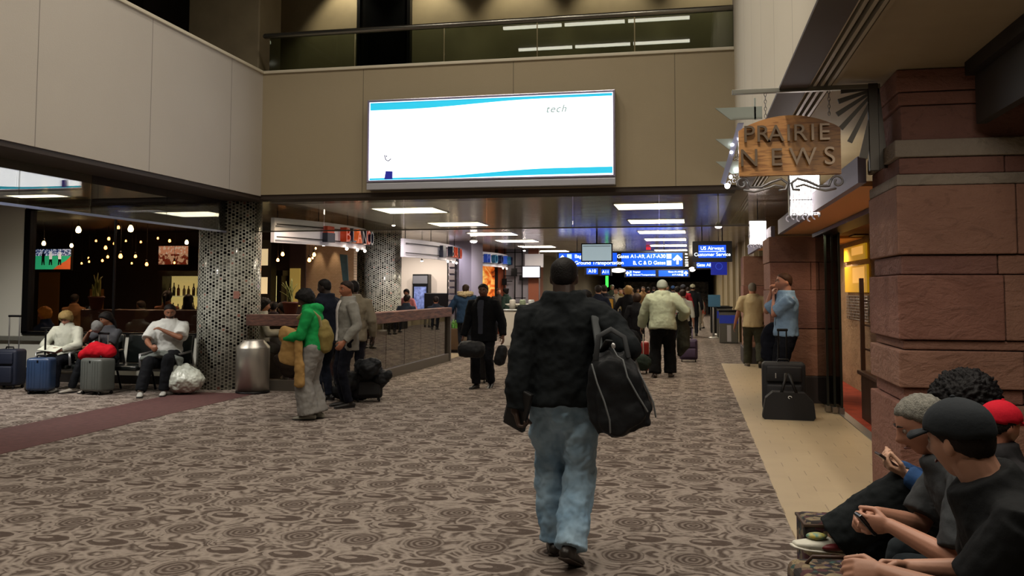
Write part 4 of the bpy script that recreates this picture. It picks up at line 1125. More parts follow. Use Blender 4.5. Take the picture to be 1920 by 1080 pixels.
# small tables and glasses seen over the railing
t = thing('hallway_planter', 'wooden box planter at the far end of the railing', 'planter', hit(851, 661, 'z', 0), 0)
obj('box', bx(-.22, .28, -.2, .25, .08, .62, .01), mat('planter_wood', '5a4428', .6, c2='4a3620', sc=4), t)
obj('base', bx(-.2, .26, -.18, .23, 0, .08), BLACKM, t)
bm = bm_new(); r = random.Random(3)
for i in range(26): leaf(bm, r.uniform(-.12, .18), r.uniform(-.1, .12), .6, r.uniform(0, 6.28), r.uniform(.14, .3), .03, r.uniform(.05, .18))
obj('leaves', bm, LEAFG, t, smooth=True)

# storefront signs with box letters
SW = mat('sign_white', 'd8d4dc', .45, c2='ccc8d2', sc=1, emit=.12); LR = [mat('letter_red', 'b03a1c', .35, emit=.25), mat('letter_navy', '1c2440', .3), mat('letter_orange', 'd8602a', .35, emit=.3), mat('letter_dark', '2a2636', .3)]
def store_sign(A, B, zt, zb, word, lab, cols, wfrac=.55, bulge=.5, ls=.33):
    """curved fascia from A to B; box letters stand out from its far half"""
    t = thing('store_sign', lab, 'sign', (0, 0, 0))
    A, B = V((A[0], A[1], 0)), V((B[0], B[1], 0)); d = (B - A); L = d.length; u = d.normalized(); n = V((u.y, -u.x, 0))
    def C(s): return A + d * s + n * bulge * 4 * s * (1 - s) * .5
    bm = bm_new(); k = 20
    top = []
    for i in range(k + 1):
        p = C(i / k); q = p - n * .08
        top.append([bm.verts.new((p.x, p.y, zb)), bm.verts.new((p.x, p.y, zt)), bm.verts.new((q.x, q.y, zt)), bm.verts.new((q.x, q.y, zb))])
    for a, b in zip(top, top[1:]):
        for j in range(4): bm.faces.new((a[j], b[j], b[(j + 1) % 4], a[(j + 1) % 4]))
    bm.faces.new(top[0]); bm.faces.new(top[-1][::-1])
    obj('curved_board', bm, SW, t)
    bm = bm_new()
    for zz in (zb + .10, zt - .12): tube(bm, [C(i / k) + n * .06 + V((0, 0, zz)) for i in range(k + 1)], .012, 8)
    obj('rail', bm, mat('sign_rail', '3a3638', .4, metal=.6), t, smooth=True)
    m = len(word)
    for i, ch in enumerate(word):
        s = wfrac + (1 - wfrac) * (i + .5) / m; p = C(s) + n * .12; e = (C(min(1, s + .02)) - C(s - .02)).normalized()
        ang = atan2(e.y, e.x)
        text('letter', ch, ls * 1.25, cols[i % len(cols)], t, (p.x, p.y, (zt + zb) / 2), (pi / 2, 0, ang), ext=.07, xs=.9)
    p = C(wfrac - .13) + n * .1; e = (C(.5) - C(.45)).normalized(); ang = atan2(e.y, e.x)
    M = Matrix.Translation((p.x, p.y, 0)) @ Matrix.Rotation(ang, 4, 'Z')
    mk = obj('square_mark', box(bm_new(), -.12, .12, -.05, .05, zb + .02 + (zt - zb) * .45, zt - .08, .004, M=M), cols[0], t)
    obj('square_mark', box(bm_new(), -.13, .13, -.06, .06, zb + .06, zb + .04 + (zt - zb) * .45, .004, M=M), LR[1], t)
    for s in (.03, .35, .68, .97):
        p = C(s) - n * .04; obj('hanger', tb([(p.x, p.y, zt - .01), (p.x, p.y, ZC + .02)], .01, 6), BLACKM, t)
    for s in (.62, .78, .93):
        p = C(s) + n * .05; b = bm_new(); ell(b, (p.x, p.y, zb - .03), (.03, .03, .03), 10); obj('lamp', b, mat('sign_lamp', 'fff0e0', .5, emit=22, ec='ffe8d0'), t, smooth=True)
    return t
A, B = hit(515, 408, 'z', 2.90), hit(686, 430, 'z', 2.90)
store_sign(A, B, 2.90, 2.45, 'BLANCO', 'nearest curved white store sign with red and navy BLANCO box letters', LR[:1] + LR[1:2] + LR[2:3] + LR[3:], .52)
A, B = hit(757, 447, 'z', 2.88), hit(855, 463, 'z', 2.88)
store_sign(A, B, 2.88, 2.42, 'BLANCO', 'second curved white store sign with red BLANCO box letters beyond the farther mosaic column', [LR[1], LR[0], LR[0]], .60)
A, B = hit(884, 470, 'z', 2.88), hit(953, 479, 'z', 2.88)
LB_ = [mat('letter_blue', '2c50b8', .3, emit=.25), mat('letter_teal', '2a6a90', .3, emit=.1), mat('letter_navy2', '1c2a5c', .3)]
store_sign(A, B, 2.88, 2.40, 'MODERN', 'farthest curved store sign with blue MODERN box letters', LB_, .12)
# hanging banner by the first sign
Pb = hit(647, 470, 'y', 18.6)
o = obj('hanging_banner', prism(bm_new(), [(-.12, 0), (.06, -.02), (.10, -.62), (-.04, -.60)], -.02, .0), mat('banner_teal', '1c3c4c', .6, c2='2c5a6c', sc=3), loc=(Pb.x, 18.6, 2.40)); tag(o, 'dark teal banner hanging below the nearest curved store sign', 'banner')

# kitchens beyond
KW = mat('kitchen_white', 'd8ccc0', .6); LILAC = mat('lilac_wall', '8884a0', .7)
struct('wall_kitchen', bx(-10, -6.9, 27.2, 27.4, 0, ZC), KW)
struct('wall_kitchen', bx(-7.25, -6.55, 25.9, 27.4, 0, ZC), LILAC)
for xx in (-9, -8.1, -7.4): spot('kitchen_fill', (xx, 25.3, 3.0), (radians(28), 0, 0), 110, 130, (1, .9, .8), .7, .04)  # added fill spots that whiten the kitchen wall
t = thing('drinks_fridge', 'tall dark drinks refrigerator glowing blue in the bright kitchen', 'refrigerator', (hit(789, 560, 'y', 26.9).x, 26.83, 0))
obj('cabinet', bx(-.26, .26, 0, .35, 0, 2.1, .01), BLACKM, t); obj('lit_shelves', bx(-.2, .2, -.02, .0, .6, 1.7), mat('fridge_glow', '8090c8', .4, c2='303a60', sc=9, emit=.25, ec='8090d0'), t)
obj('header_panel', bx(-.24, .24, -.02, .0, 1.8, 2.05), mat('fridge_head', '6a6a70', .5), t)
o = obj('coffee_machine', bx(-.38, .38, 0, .4, .9, 1.5, .02), BLACKM, loc=(hit(817, 560, 'y', 26.3).x, 26.3, 0)); tag(o, 'black coffee machine on the back counter of the bright kitchen', 'coffee machine')
o = obj('back_counter', bx(-10, -7.3, 26.2, 26.8, 0, .899, .01), mat('counter_steel', '8a8684', .4, metal=.5)); tag(o, 'steel back counter along the bright kitchen wall', 'counter')
t = thing('wall_ladder_rack', 'narrow dark ladder shaped rack against the lilac wall', 'rack', (hit(847, 540, 'y', 25.85).x, 25.82, 0))
for q in (-.14, .12): obj('rail', bx(q, q + .03, 0, .04, 0, 2.6), BLACKM, t)
bm = bm_new()
for i in range(13): box(bm, -.1, .1, .0, .03, .1 + i * .2, .24 + i * .2, .004)
obj('frames', bm, mat('rack_grey', '6e6668', .5), t)
# fire coloured mural
def firef(nt, b):
    (x, y, z), vec = xyz(nt)
    n = noise_n(nt, vec, 2.6, 4, .6, 1.2)
    cr = nt.nodes.new('ShaderNodeValToRGB'); nt.links.new(((n - .5) * 2.4 + .5).s, cr.inputs[0])
    e = cr.color_ramp.elements; e[0].position = .1; e[0].color = lin('4a1408'); e[1].position = .95; e[1].color = lin('ffd070')
    e2 = cr.color_ramp.elements.new(.5); e2.color = lin('d8601c')
    nt.links.new(cr.outputs[0], b.inputs['Base Color']); nt.links.new(cr.outputs[0], b.inputs['Emission Color']); b.inputs['Emission Strength'].default_value = .85
A, B = hit(889, 557, 'y', 31), hit(928, 494, 'y', 31)
t = thing('fire_mural', 'glowing orange mural panel below the blue lettered sign', 'mural', (0, 31, 0))
obj('picture', bx(A.x - .6, B.x, 0, .05, A.z, B.z), nmat('fire_picture', firef), t); obj('frame', bx(B.x, B.x + .1, -.02, .08, 0, ZC), BW, t)
struct('wall_modern', bx(-8.6, -5.4, 31.4, 31.6, 0, ZC), mat('dim_panel_wall', '8a8590', .6))
SAL = mat('salmon_wood', '8a4c34', .6)
struct('trim_30', bx(-7.0, -6.62, 31.3, 31.4, 0, ZC), SAL); struct('trim_31', bx(-5.78, -5.40, 31.3, 31.4, 0, ZC), SAL)
t = thing('black_lattice_screen', 'black metal lattice screen with square plates beside the orange mural', 'screen', (-6.25, 31.2, 0))
bm = bm_new()
for a in (-.42, -.02, .25): box(bm, a, a + .035, -.02, .02, 0, ZC)
for z, a, b in ((2.95, -.42, .28), (2.45, -.02, .25), (2.1, -.4, 0), (1.9, -.42, -.1), (1.3, -.02, .4), (1.0, -.42, .3), (2.2, .0, .45)): box(bm, a, b, -.02, .02, z, z + .03)
obj('bars', bm, BLACKM, t)
for (a, z, w) in ((-.48, 1.78, .18), (-.14, 2.1, .22), (.16, 1.95, .14)): obj('square_plate', bx(a, a + w, -.04, .0, z, z + w * 1.3), BLACKM, t)
tv(hit(996, 507, 'y', 31.0).x, 2.25, .62, .38, 31.0, 0, 'small white television screen left of the walking man head', mat('white_pic', 'e0dce8', .5, emit=1.1, c2='b0a8c8', sc=5))
struct('wall_modern', bx(-5.86, -5.2, 31.05, 31.2, 2.42, 2.90), SW)
struct('wall_left_far', bx(-7.0, -6.2, 34.5, 75, 0, ZC), mat('far_beige_left', '6f6656', .7, c2='7c725e', sc=.7))
struct('wall_left_far', bx(-6.25, -6.1, 34.3, 36.5, 0, 2.6), SAL)
# serving counters
t = thing('serving_counter', 'white serving counter with round drum behind the man in the dark suit', 'counter', (-5.0, 24.6, 0))
obj('counter_body', bx(-.3, 1.1, 0, .7, 0, 1.0, .02), mat('counter_white', 'ccc8c0', .5), t); obj('counter_top', bx(-.34, 1.14, -.04, .74, 1.0, 1.04, .008), ALU, t)
for k, (x, c, lab) in enumerate(((-.05, 'd8d4cc', 'white paper cup stack on the white serving counter'), (.25, '8a9a80', 'pale green canister on the white serving counter'), (.5, 'c8ccd0', 'steel napkin holder on the white serving counter'))):
    o = obj('canister', lathe([(0, 0), (.09, 0), (.09, .26), (.07, .28), (0, .28)], 16), mat('can_' + c, c, .4), loc=(-5.0 + x, 24.85, 1.041)); tag(o, lab, 'canister')
o = obj('serving_bowl', lathe([(0, 0), (.1, 0), (.35, .14), (.34, .15), (.1, .02), (0, .02)], 24), mat('bowl_white', 'd8d4c8', .4), loc=(-5.0, 24.3 + .95, 1.041)); tag(o, 'wide white bowl on the white serving counter', 'bowl')
for yy in (26, 29.5): spot('modern_fill', (-5.7, yy, 3.0), (0, 0, 0), 60, 150, (1, .9, .8), .7, .05)  # added fill around the MODERN storefront, no real lamps here

# ------------------------------------------------------------------ hanging blue signs
SB = mat('sign_blue', '1450e8', .3, emit=1.15, ec='1254f0'); SWH = mat('sign_letters_white', 'ffffff', .5, emit=2.2, ec='e8f4ff'); SHO = mat('sign_housing', '24262c', .5)
def hang_sign(y, panels, lab, frame=.06):
    """panels: list of (px0, py0, px1, py1, [text rows], arrow side)"""
    A = hit(panels[0][0], panels[0][1], 'y', y); B = hit(panels[-1][2], panels[-1][3], 'y', y)
    t = thing('hanging_sign', lab, 'sign', ((A.x + B.x) / 2, y, (A.z + B.z) / 2)); ox, oz = t.location.x, t.location.z
    w, hh = (B.x - A.x) / 2, (A.z - B.z) / 2
    obj('housing', bx(-w - frame, w + frame, 0, .18, -hh - frame * .8, hh + frame * .8, .01), SHO, t)
    for s in (-.7, .7): obj('hanger', tb([(s * w, .09, hh), (s * w, .09, ZC - oz + .02)], .014, 8), BLACKM, t)
    for (x0, y0, x1, y1, rows, arrow) in panels:
        a, b = hit(x0, y0, 'y', y), hit(x1, y1, 'y', y)
        p = obj('lit_panel', bx(a.x - ox + .02, b.x - ox - .02, -.008, 0, b.z - oz, a.z - oz), SB, t)
        pw, ph = b.x - a.x, a.z - b.z; n = len(rows)
        for i, rtxt in enumerate(rows):
            z = a.z - oz - ph * (i + .5) / n
            sz = ph / n * .78
            if arrow == 0: text('lettering', rtxt, sz, SWH, p, ((a.x + b.x) / 2 - ox, -.012, z), ext=.003)
            elif arrow < 0: text('lettering', rtxt, sz, SWH, p, (a.x - ox + ph * 1.25, -.012, z), ext=.003, align='LEFT')
            else: text('lettering', rtxt, sz, SWH, p, (b.x - ox - ph * 1.3, -.012, z), ext=.003, align='RIGHT')
        if arrow:
            cx_ = (a.x - ox + ph * .32) if arrow < 0 else (b.x - ox - ph * .42); cz_ = (a.z + b.z) / 2 - oz; s = ph * .36
            obj('arrow', prism(bm_new(), [(cx_, cz_ + s), (cx_ + s, cz_), (cx_ + s * .6, cz_ - s * .25), (cx_ + s * .22, cz_ + s * .15), (cx_ + s * .22, cz_ - s), (cx_ - s * .22, cz_ - s), (cx_ - s * .22, cz_ + s * .15), (cx_ - s * .6, cz_ - s * .25), (cx_ - s, cz_)], -.014, -.008), SWH, p)
            for i in range(n):
                bxp = (a.x - ox + ph * .85) if arrow < 0 else (b.x - ox - ph * 1.05); z = a.z - oz - ph * (i + .5) / n; q = ph / n * .36
                obj('pictogram', bx(bxp - q, bxp + q, -.013, -.008, z - q, z + q), mat('picto_pale', 'c8e0ff', .5, emit=1.2, ec='b0d4ff'), p)
    return t
hang_sign(26, [(1047, 475, 1158, 499, ['Baggage', 'Ground Transportation'], -1), (1164, 475, 1281, 499, ['Gates A1-A9, A17-A30', 'B, C & D Gates'], 1)], 'wide blue overhead sign with Baggage and gate directions above the crowd')
t = hang_sign(21, [(1308, 460, 1363, 483, ['US Airways', 'Customer Service'], 0)], 'blue lit US Airways Customer Service sign in a thick dark housing', .12)
obj('divider_line', bx(-.3, .3, -.014, -.008, -.006, .006), SWH, t)
hang_sign(36.5, [(1173, 507, 1230, 518, ['Baggage', 'Ground Transportation'], -1), (1234, 507, 1291, 518, ['Gates A1-A9', 'A17-A30'], 1)], 'more distant long blue direction sign under the wide overhead sign')
hang_sign(33, [(1099, 503, 1122, 514, ['A10'], 0)], 'small blue gate A10 sign left of the oval lamp')
hang_sign(35, [(1127, 505, 1144, 515, ['A11'], 0)], 'small blue gate A11 sign next to the oval lamp')
hang_sign(27, [(1305, 492, 1335, 502, ['Gate A8'], 0)], 'small blue gate sign under the customer service sign')
Pn = hit(1348, 502, 'y', 25)
o = obj('blade_sign', bx(-.22, .22, 0, .05, -.2, .2, .006), mat('navy_sign', '1c2a9c', .4, emit=.35, ec='1c30b8'), loc=Pn)
tag(o, 'square navy blue sign with a faint round emblem below the customer service sign', 'sign')
obj('emblem', tb([(.09 * cos(q), -.006, .04 + .09 * sin(q)) for q in [i * pi / 8 for i in range(17)]], .008, 6, cap=False), mat('emblem_blue', '4060d0', .4, emit=.4), o, smooth=True)
obj('hanger', bx(-.01, .01, .02, .04, .2, ZC - Pn.z), BLACKM, o)
# flat monitor hung from the ceiling
A, B = hit(1091, 489, 'y', 22), hit(1147, 458, 'y', 22)
t, s = tv((A.x + B.x) / 2, (A.z + B.z) / 2, B.x - A.x - .02, B.z - A.z, 22, 0, 'flat monitor with a pale grey blue screen hanging before the overhead sign', mat('pale_monitor', 'a8bcc4', .3, emit=.62, ec='a8bec8'))
obj('ceiling_pole', bx(-.02, .02, .02, .06, .15, ZC - (A.z + B.z) / 2), BLACKM, t); obj('title_bar', bx(-.35, .35, -.006, -.004, .155, .17), mat('bar_dark', '50606a', .5), s)
# oval lamps, green lamp, red light
OV = mat('oval_lamp', 'fff8e8', .5, emit=6, ec='fff4dc')
for (a, b, y, w, hh, lab) in ((1159, 507, 36, .30, .09, 'glowing oval white lamp sign between the small blue gate signs'), (1298, 505, 40, .14, .10, 'round white lamp beyond the distant blue sign')):
    P = hit(a, b, 'y', y); bm = bm_new(); ell(bm, (0, 0, 0), (w, .06, hh), 20); o = obj('oval_lamp', bm, OV, loc=P, smooth=True); tag(o, lab, 'lamp')
    obj('hanger', bx(-.01, .01, -.01, .01, hh * .8, ZC - P.z), BLACKM, o)
P = hit(1138, 522, 'y', 38); o = obj('green_light', bx(-.06, .06, -.03, .03, -.38, .38, .03), mat('green_glow', '40ff40', .5, emit=2.5, ec='30f040'), loc=P); tag(o, 'narrow vertical green light on the dark far wall', 'light')  # a bare green light, not a sign
P = hit(1216, 501, 'y', 30); o = obj('exit_light', bx(-.08, .08, -.02, .02, -.05, .05, .01), mat('red_glow', 'c02030', .5, emit=.8), loc=(P.x, 30, ZC - .06)); tag(o, 'small red light under the ceiling above the distant sign', 'light')  # small red exit light, not a hanging sign
# ceiling spot lamps with glowing heads
def ceil_spot(px_, py_, y, r, lab, warm='ffe8e0'):
    P = hit(px_, py_, 'y', y); t = thing('ceiling_spotlight', lab, 'spotlight', P)
    obj('head', lathe([(0, r), (r * .6, r * .9), (r, -r * .4), (0, -r * .4)], 14), ALU, t)
    b = bm_new(); ell(b, (0, 0, -r * .5), (r, r, r * .5), 14); obj('lens', b, mat('spot_lens', 'fff4ec', .5, emit=30, ec='fff0e6'), t, smooth=True)
    obj('stem', tb([(0, 0, r * .9), (0, 0, ZC - P.z)], .012, 8), ALU, t)
ceil_spot(888, 449, 24, .10, 'bright spotlight before the lilac wall'); ceil_spot(738, 421, 17, .035, 'small spotlight above the farther mosaic column')
ceil_spot(983, 469, 28, .04, 'tiny spotlight between the two left ceiling light rows'); ceil_spot(1347, 422, 13.6, .05, 'spotlight with cylinder head above the customer service sign')
ceil_spot(607, 458, 17.5, .04, 'small spotlight under the nearest curved store sign'); ceil_spot(791, 488, 24.5, .04, 'small spotlight under the second curved store sign')
# kiosks and bins along the right wall
def bin_(P, w, d, hh, lab, blue=True):
    t = thing('recycling_bin', lab, 'bin', P, 0)
    obj('body', bx(-w / 2, w / 2, -d / 2, d / 2, 0, hh, .02), mat('bin_steel', '70706c', .35, metal=.7), t)
    obj('reflective_stripe', bx(-w * .1, w * .12, -d / 2 - .006, -d / 2, .05, hh - .4, .002), mat('stripe_bright', 'c8c8d0', .3, metal=.5), t)
    if blue: obj('blue_panel', bx(-w / 2 - .005, w / 2 + .005, -d / 2 - .01, -d / 2, hh - .35, hh - .1, .002), mat('bin_blue', '2038a8', .4, emit=.1), t)
    obj('lid', bx(-w / 2 - .02, w / 2 + .02, -d / 2 - .02, d / 2 + .02, hh, hh + .05, .01), BLACKM, t)
bin_(V((1.12, 27.6, 0)), .55, .5, .95, 'steel recycling bin with a blue panel left of the man in the cream shirt')
bin_(V((1.12, 30.9, 0)), .5, .5, 1.0, 'farther steel recycling bin with a blue panel behind the rope posts')
o = obj('black_counter', bx(-.35, .35, -.5, .5, 0, 1.02, .02), BLACKM, loc=V((1.08, 34.3, 0))); tag(o, 'black counter between the two recycling bins', 'counter')
for i, (q, lab) in enumerate((((1338, 634), 'left steel rope post carrying the blue notice'), ((1348, 628), 'right steel rope post behind the blue notice'))):
    P = ground(*q); t = thing('rope_post', lab, 'post', P, 0, None)
    obj('pole', tb([(0, 0, .02), (0, 0, 1.0)], .035, 12), ALU, t, smooth=True); obj('base', lathe([(0, 0), (.19, 0), (.17, .03), (.05, .05), (0, .05)], 24), mat('base_chrome', 'c8c8c4', .25, metal=.5), t)
P = ground(1340, 634); o = obj('notice_board', bx(-.2, .2, -.03, -.005, 1.05, 1.45, .006), mat('notice_blue', '35607c', .5, emit=.1), loc=P + V((0, -.04, 0))); tag(o, 'square blue notice board on top of the rope posts', 'notice')
# distant escalator crowd wall
struct('wall_end_panel', bx(-4.6, 1.2, 62, 62.2, 0, 2.2), mat('far_mix', '2a2a2c', .7, c2='6e665c', sc=2.2, stretch=(2, 1, 3)))
for yy in (39, 46, 53): spot('far_fill', (-2.7, yy, 3.02), (0, 0, 0), 260, 165, (1, .92, .8), .5, .06)  # added fill for the far concourse, on top of the ceiling lights
# ------------------------------------------------------------------ people
def atY(px_, y, py_=600): return hit(px_, py_, 'y', y).x
JE = nmat('faded_denim', lambda nt, b: (lambda PV: (nt.links.new(mixc(nt, ((noise_n(nt, PV[1], 5, 4) - .5) * 2.5 + .5).max(0).min(1), lin('6a8ca8'), lin('a6c2d6')), b.inputs['Base Color']), setattr(b.inputs['Roughness'], 'default_value', .9)))(xyz(nt)))
MATS['cloth_denim_None_35'] = JE
_cl = cloth
def cloth(c, **k):
    if c == 'denim': return JE
    return _cl(c, **k)
# main walker
W0 = ground(1058, 1050); W0 = V((W0.x, W0.y, 0))
wk = person('person in a black fleece and faded jeans walking away in the middle of the hall', W0, 0.02, 1.80, pelvis=(0, -.02, .93), lean=2, twist=-3, head=(4, 3, 0),
    hands={'L': pd(966, 772, 5.12), 'R': pd(1146, 690, 5.2)}, elb={'L': (-.15, -1, 0), 'R': (.8, -.9, -.3)},
    feet={'L': (-.075, .13, .085, 8, 0), 'R': (.055, -.17, .125, -14, 24)}, sk='3a2a22', hair='buzz', hc='0e0b0a', top='14181b', t2='1a1e20', tlen=.06, tl=.028, topname='fleece_jacket',
    pants='denim', pl=.022, wide=.024, wr=1.5, shoes='1c1612', sole='2a1e16', girth=1.12, res=.0085, curl={'L': 1.15, 'R': .8}, hd={'L': (V((.25, .1, -1)), V((1, .1, 0)))}, collar='14181b', shx=.195)
# black folded tablet case in the left hand
g_ = pd(972, 765, 5.13); t = thing('tablet_case', 'black zipped tablet case held in the left hand of the person in the black fleece', 'tablet case', g_, radians(8)); t.rotation_euler = (radians(6), radians(20), radians(-25))
obj('cover', bx(-.075, .075, -.018, .018, -.125, .12, .008), mat('case_black', '121214', .5, bump=.2, bs=80), t); obj('zip_edge', bx(-.077, -.066, -.02, .02, -.10, .11, .003), mat('zip_grey', '4a4c50', .4, metal=.5), t)
# duffel bag
BK = mat('black_nylon', '15171a', .6, bump=.35, bs=14, spec=.25)
bc = pd(1161, 725, 5.0)
t = thing('duffel_bag', 'large black duffel bag with grey piping hanging from the walker right shoulder', 'duffel bag', bc); t.rotation_euler = (0, radians(-2), radians(4))
bm = prism(bm_new(), [((px_ - 1163) * .00288, (725 - py_) * .00288) for px_, py_ in ((1106, 668), (1128, 648), (1165, 642), (1188, 662), (1204, 695), (1224, 748), (1229, 778), (1207, 802), (1160, 812), (1128, 824), (1110, 800), (1098, 745))], -.24, .24)
bmesh.ops.bevel(bm, geom=list(bm.edges), offset=.05, segments=3, affect='EDGES')
o = obj('body', bm, BK, t); remesh(o, .011, 5, .05, .16)
PIP = mat('grey_piping', '6c7072', .5)
for pts in ([(-.14, -.25, .15), (-.115, -.262, .05), (-.08, -.268, -.05), (-.055, -.262, -.15), (-.055, -.245, -.22)], [(.03, -.245, .17), (.05, -.262, .08), (.10, -.258, -.02), (.15, -.24, -.11)], [(.09, -.17, .15), (.14, -.19, .04), (.185, -.19, -.07), (.195, -.17, -.15)]):
    obj('piping', tb(pts, .0048, 8), PIP, t, smooth=True)
obj('carry_handle', tb([(-.12, -.2, .17), (-.10, -.2, .30), (-.03, -.18, .335), (.04, -.18, .29), (.06, -.2, .18)], [(.016, .006)] * 5, 8), mat('webbing', '2a2d30', .7), t, smooth=True)
obj('carry_handle', tb([(-.10, .1, .2), (-.08, .08, .32), (0, .06, .34), (.06, .08, .28), (.08, .1, .18)], [(.016, .006)] * 5, 8), MATS['webbing'], t, smooth=True)
b = bm_new(); ell(b, (-.02, -.21, .245), (.013, .01, .018), 10); obj('zip_pull', b, mat('pull_silver', 'b8b8b8', .3, metal=.6), t, smooth=True)
obj('zip_cord', tb([(-.02, -.22, .23), (.0, -.235, .19), (.03, -.24, .17)], .004, 6), PIP, t, smooth=True)
MI_ = (Matrix.Translation(bc) @ t.rotation_euler.to_matrix().to_4x4()).inverted()
sp = [V((.0, .0, .02)) for _ in range(0)]
shp = wk['shR'] + V((-.035, 0, .085))
obj('shoulder_strap', tb([MI_ @ q for q in (bc + V((-.04, -.17, .27)), wk['shR'] + V((.02, -.16, -.22)), wk['shR'] + V((-.01, -.12, -.02)), shp, wk['shR'] + V((.0, .10, -.02)), wk['shR'] + V((.06, .12, -.2)), bc + V((-.02, .18, .2)))], [(.026, .006)] * 7, 8, side=(1, 0, 0)), mat('strap_grey', '33383a', .7), t, smooth=True)

# ---- right foreground group, seated on a bench, facing the hall
RB = thing('bench', 'low dark bench along the stone pier under the four seated people', 'bench', (1.30, 4.1, 0))
obj('seat', bx(-.22, .35, -1.9, 1.6, .25, .31, .02), mat('bench_black', '18181a', .5), RB)
for y in (-1.7, -.2, 1.4): obj('leg', bx(-.15, .25, y, y + .06, 0, .25, .004), BLACKM, RB)
# cap man
Lc = V((1.175, 3.0, 0))
cp = person('person in a dark baseball cap and black t shirt at the lower right', Lc, radians(84), 1.80, pelvis=(0, 0, .495), lean=31, twist=4, head=(-44, 8, -4), headz=-.005,
    hands={'L': pd(1655, 1072, 2.82), 'R': pd(1700, 1064, 3.0)}, elb={'L': (-.35, -.5, -1), 'R': (.4, -.4, -1)},
    feet={'L': (-.2, .50, .085), 'R': (.2, .52, .085)}, sk='a87c66', hair='cap', hc='24282c', top='121314', t2='16181a', sleeve=.55, tl=.02, tlen=.06, pants='1c1e22', shoes='202024', girth=1.1, res=.0068, curl={'L': .7, 'R': .7},
    hd={'L': (V((-1, .1, -.05)), V((.1, .8, -.5))), 'R': (V((-1, -.1, -.05)), V((.1, -.8, -.5)))}, topname='t_shirt', eyes=True, wr=.8)
# grey haired man
gm = person('person with short grey hair and a charcoal shirt holding a black phone in both hands', V((1.25, 3.74, 0)), radians(80), 1.72, pelvis=(0, 0, .49), lean=31, twist=4, head=(10, 20, 0),
    hands={'R': pd(1643, 962, 3.45), 'L': pd(1668, 985, 3.3)}, elb={'L': (-.5, -.3, -1), 'R': (.5, -.3, -1)},
    feet={'L': (-.16, .45, .085), 'R': (.16, .50, .085)}, sk='ac7c66', hair='short', hc='8c8a80', top='3e4042', t2='34373a', sleeve=.62, tl=.02, tlen=.06, pants='20262a', shoes='202024', girth=1.05, res=.0075, curl={'L': .9, 'R': 1.0},
    hd={'R': (V((-1, -.15, -.2)), V((.1, -.7, -.8))), 'L': (V((-1, .15, -.05)), V((.1, .9, .1)))}, topname='shirt', eyes=True, beard=None)
t = thing('mobile_phone', 'small black mobile phone in the hands of the grey haired man', 'phone', pd(1622, 981, 3.34)); t.rotation_euler = (0, radians(50), radians(10))
obj('case', bx(-.045, .05, -.03, .03, -.009, .009, .006), mat('phone_black', '0c0d10', .2), t); obj('button', bx(-.02, -.008, -.008, .008, .009, .011, .001), mat('phone_key', '3a4450', .3), t)
# curly haired person with crossed legs
cu = person('person with a huge black curly hairdo and blue jacket sitting with legs crossed', V((1.31, 4.55, 0)), radians(92), 1.70, pelvis=(0, 0, .41), lean=-3, twist=0, head=(0, 24, 0),
    hands={'L': pd(1700, 890, 4.05), 'R': pd(1690, 882, 4.2)}, elb={'L': (-.7, -.3, -1), 'R': (.5, -.3, -1)},
    feet={'L': (pd(1566, 1004, 4.2), 14, -8), 'R': (.02, .42, .085)}, knee={'L': (-.1, .5, 1.5), 'R': (.2, 1, .3)}, sk='b48c74', hair='curly', hc='0c0a0c', top='2a4468', t2='23406c', tl=.022, pants='14181a', p2='181c1e', wide=.045, pl=.02, shoes='c8c6b8', sole='d0ccc0', res=.0085, curl={'L': .8, 'R': .9},
    hd={'L': (V((-.85, .1, .35)), V((0, .3, 1))), 'R': (V((-.9, 0, .4)), V((0, -.3, 1)))})
t = thing('mobile_phone', 'dark phone held upright by the person in the blue jacket', 'phone', pd(1668, 866, 4.1)); t.rotation_euler = (0, radians(35), radians(8))
obj('case', bx(-.07, .07, -.035, .035, -.006, .006, .005), mat('phone_brown', '2a1c1a', .3), t); obj('glass', bx(-.064, .064, -.031, .031, .006, .0072, .0005), mat('phone_glass', '101418', .1), t)
# red cap person
rc = person('person in a bright red cap and dark hooded jacket sitting closest to the stone pier', V((1.31, 4.17, 0)), radians(-75), 1.50, pelvis=(0, 0, .50), lean=-4, twist=0, head=(10, 10, 0), feet={'L': (-.16, .40, .085), 'R': (.16, .42, .085)},
    hands={'L': (-.12, .42, .58), 'R': (.12, .42, .58)}, elb={'L': (-1, -.3, -.6), 'R': (1, -.3, -.6)}, sk='a8705a', hair='cap', hc='b8182a', top='201f21', tl=.03, hooddown=True, pants='1c1c20', res=.011)
# shoe details on the crossed foot: coloured laces and red sole
f_ = cu['anL']
for ch in cu['root'].children:
    if ch.name.startswith('shoe') and (sum((V(v) for v in ch.bound_box), V()) / 8 - cu['MW'].inverted() @ f_).length < .25:
        ch['label'] = 'white running shoe with red sole and yellow laces'
        b = bm_new(); ell(b, cu['MW'].inverted() @ (f_ + V((-.09, -.03, .0))), (.03, .05, .018), 12); obj('laces', b, mat('lace_yellow', 'b8a440', .5, c2='4a8078', sc=40), ch, smooth=True)
        b = bm_new(); ell(b, cu['MW'].inverted() @ (f_ + V((-.02, -.03, -.045))), (.04, .085, .018), 12); obj('red_patch', b, mat('shoe_red', '6a1c22', .5), ch, smooth=True)
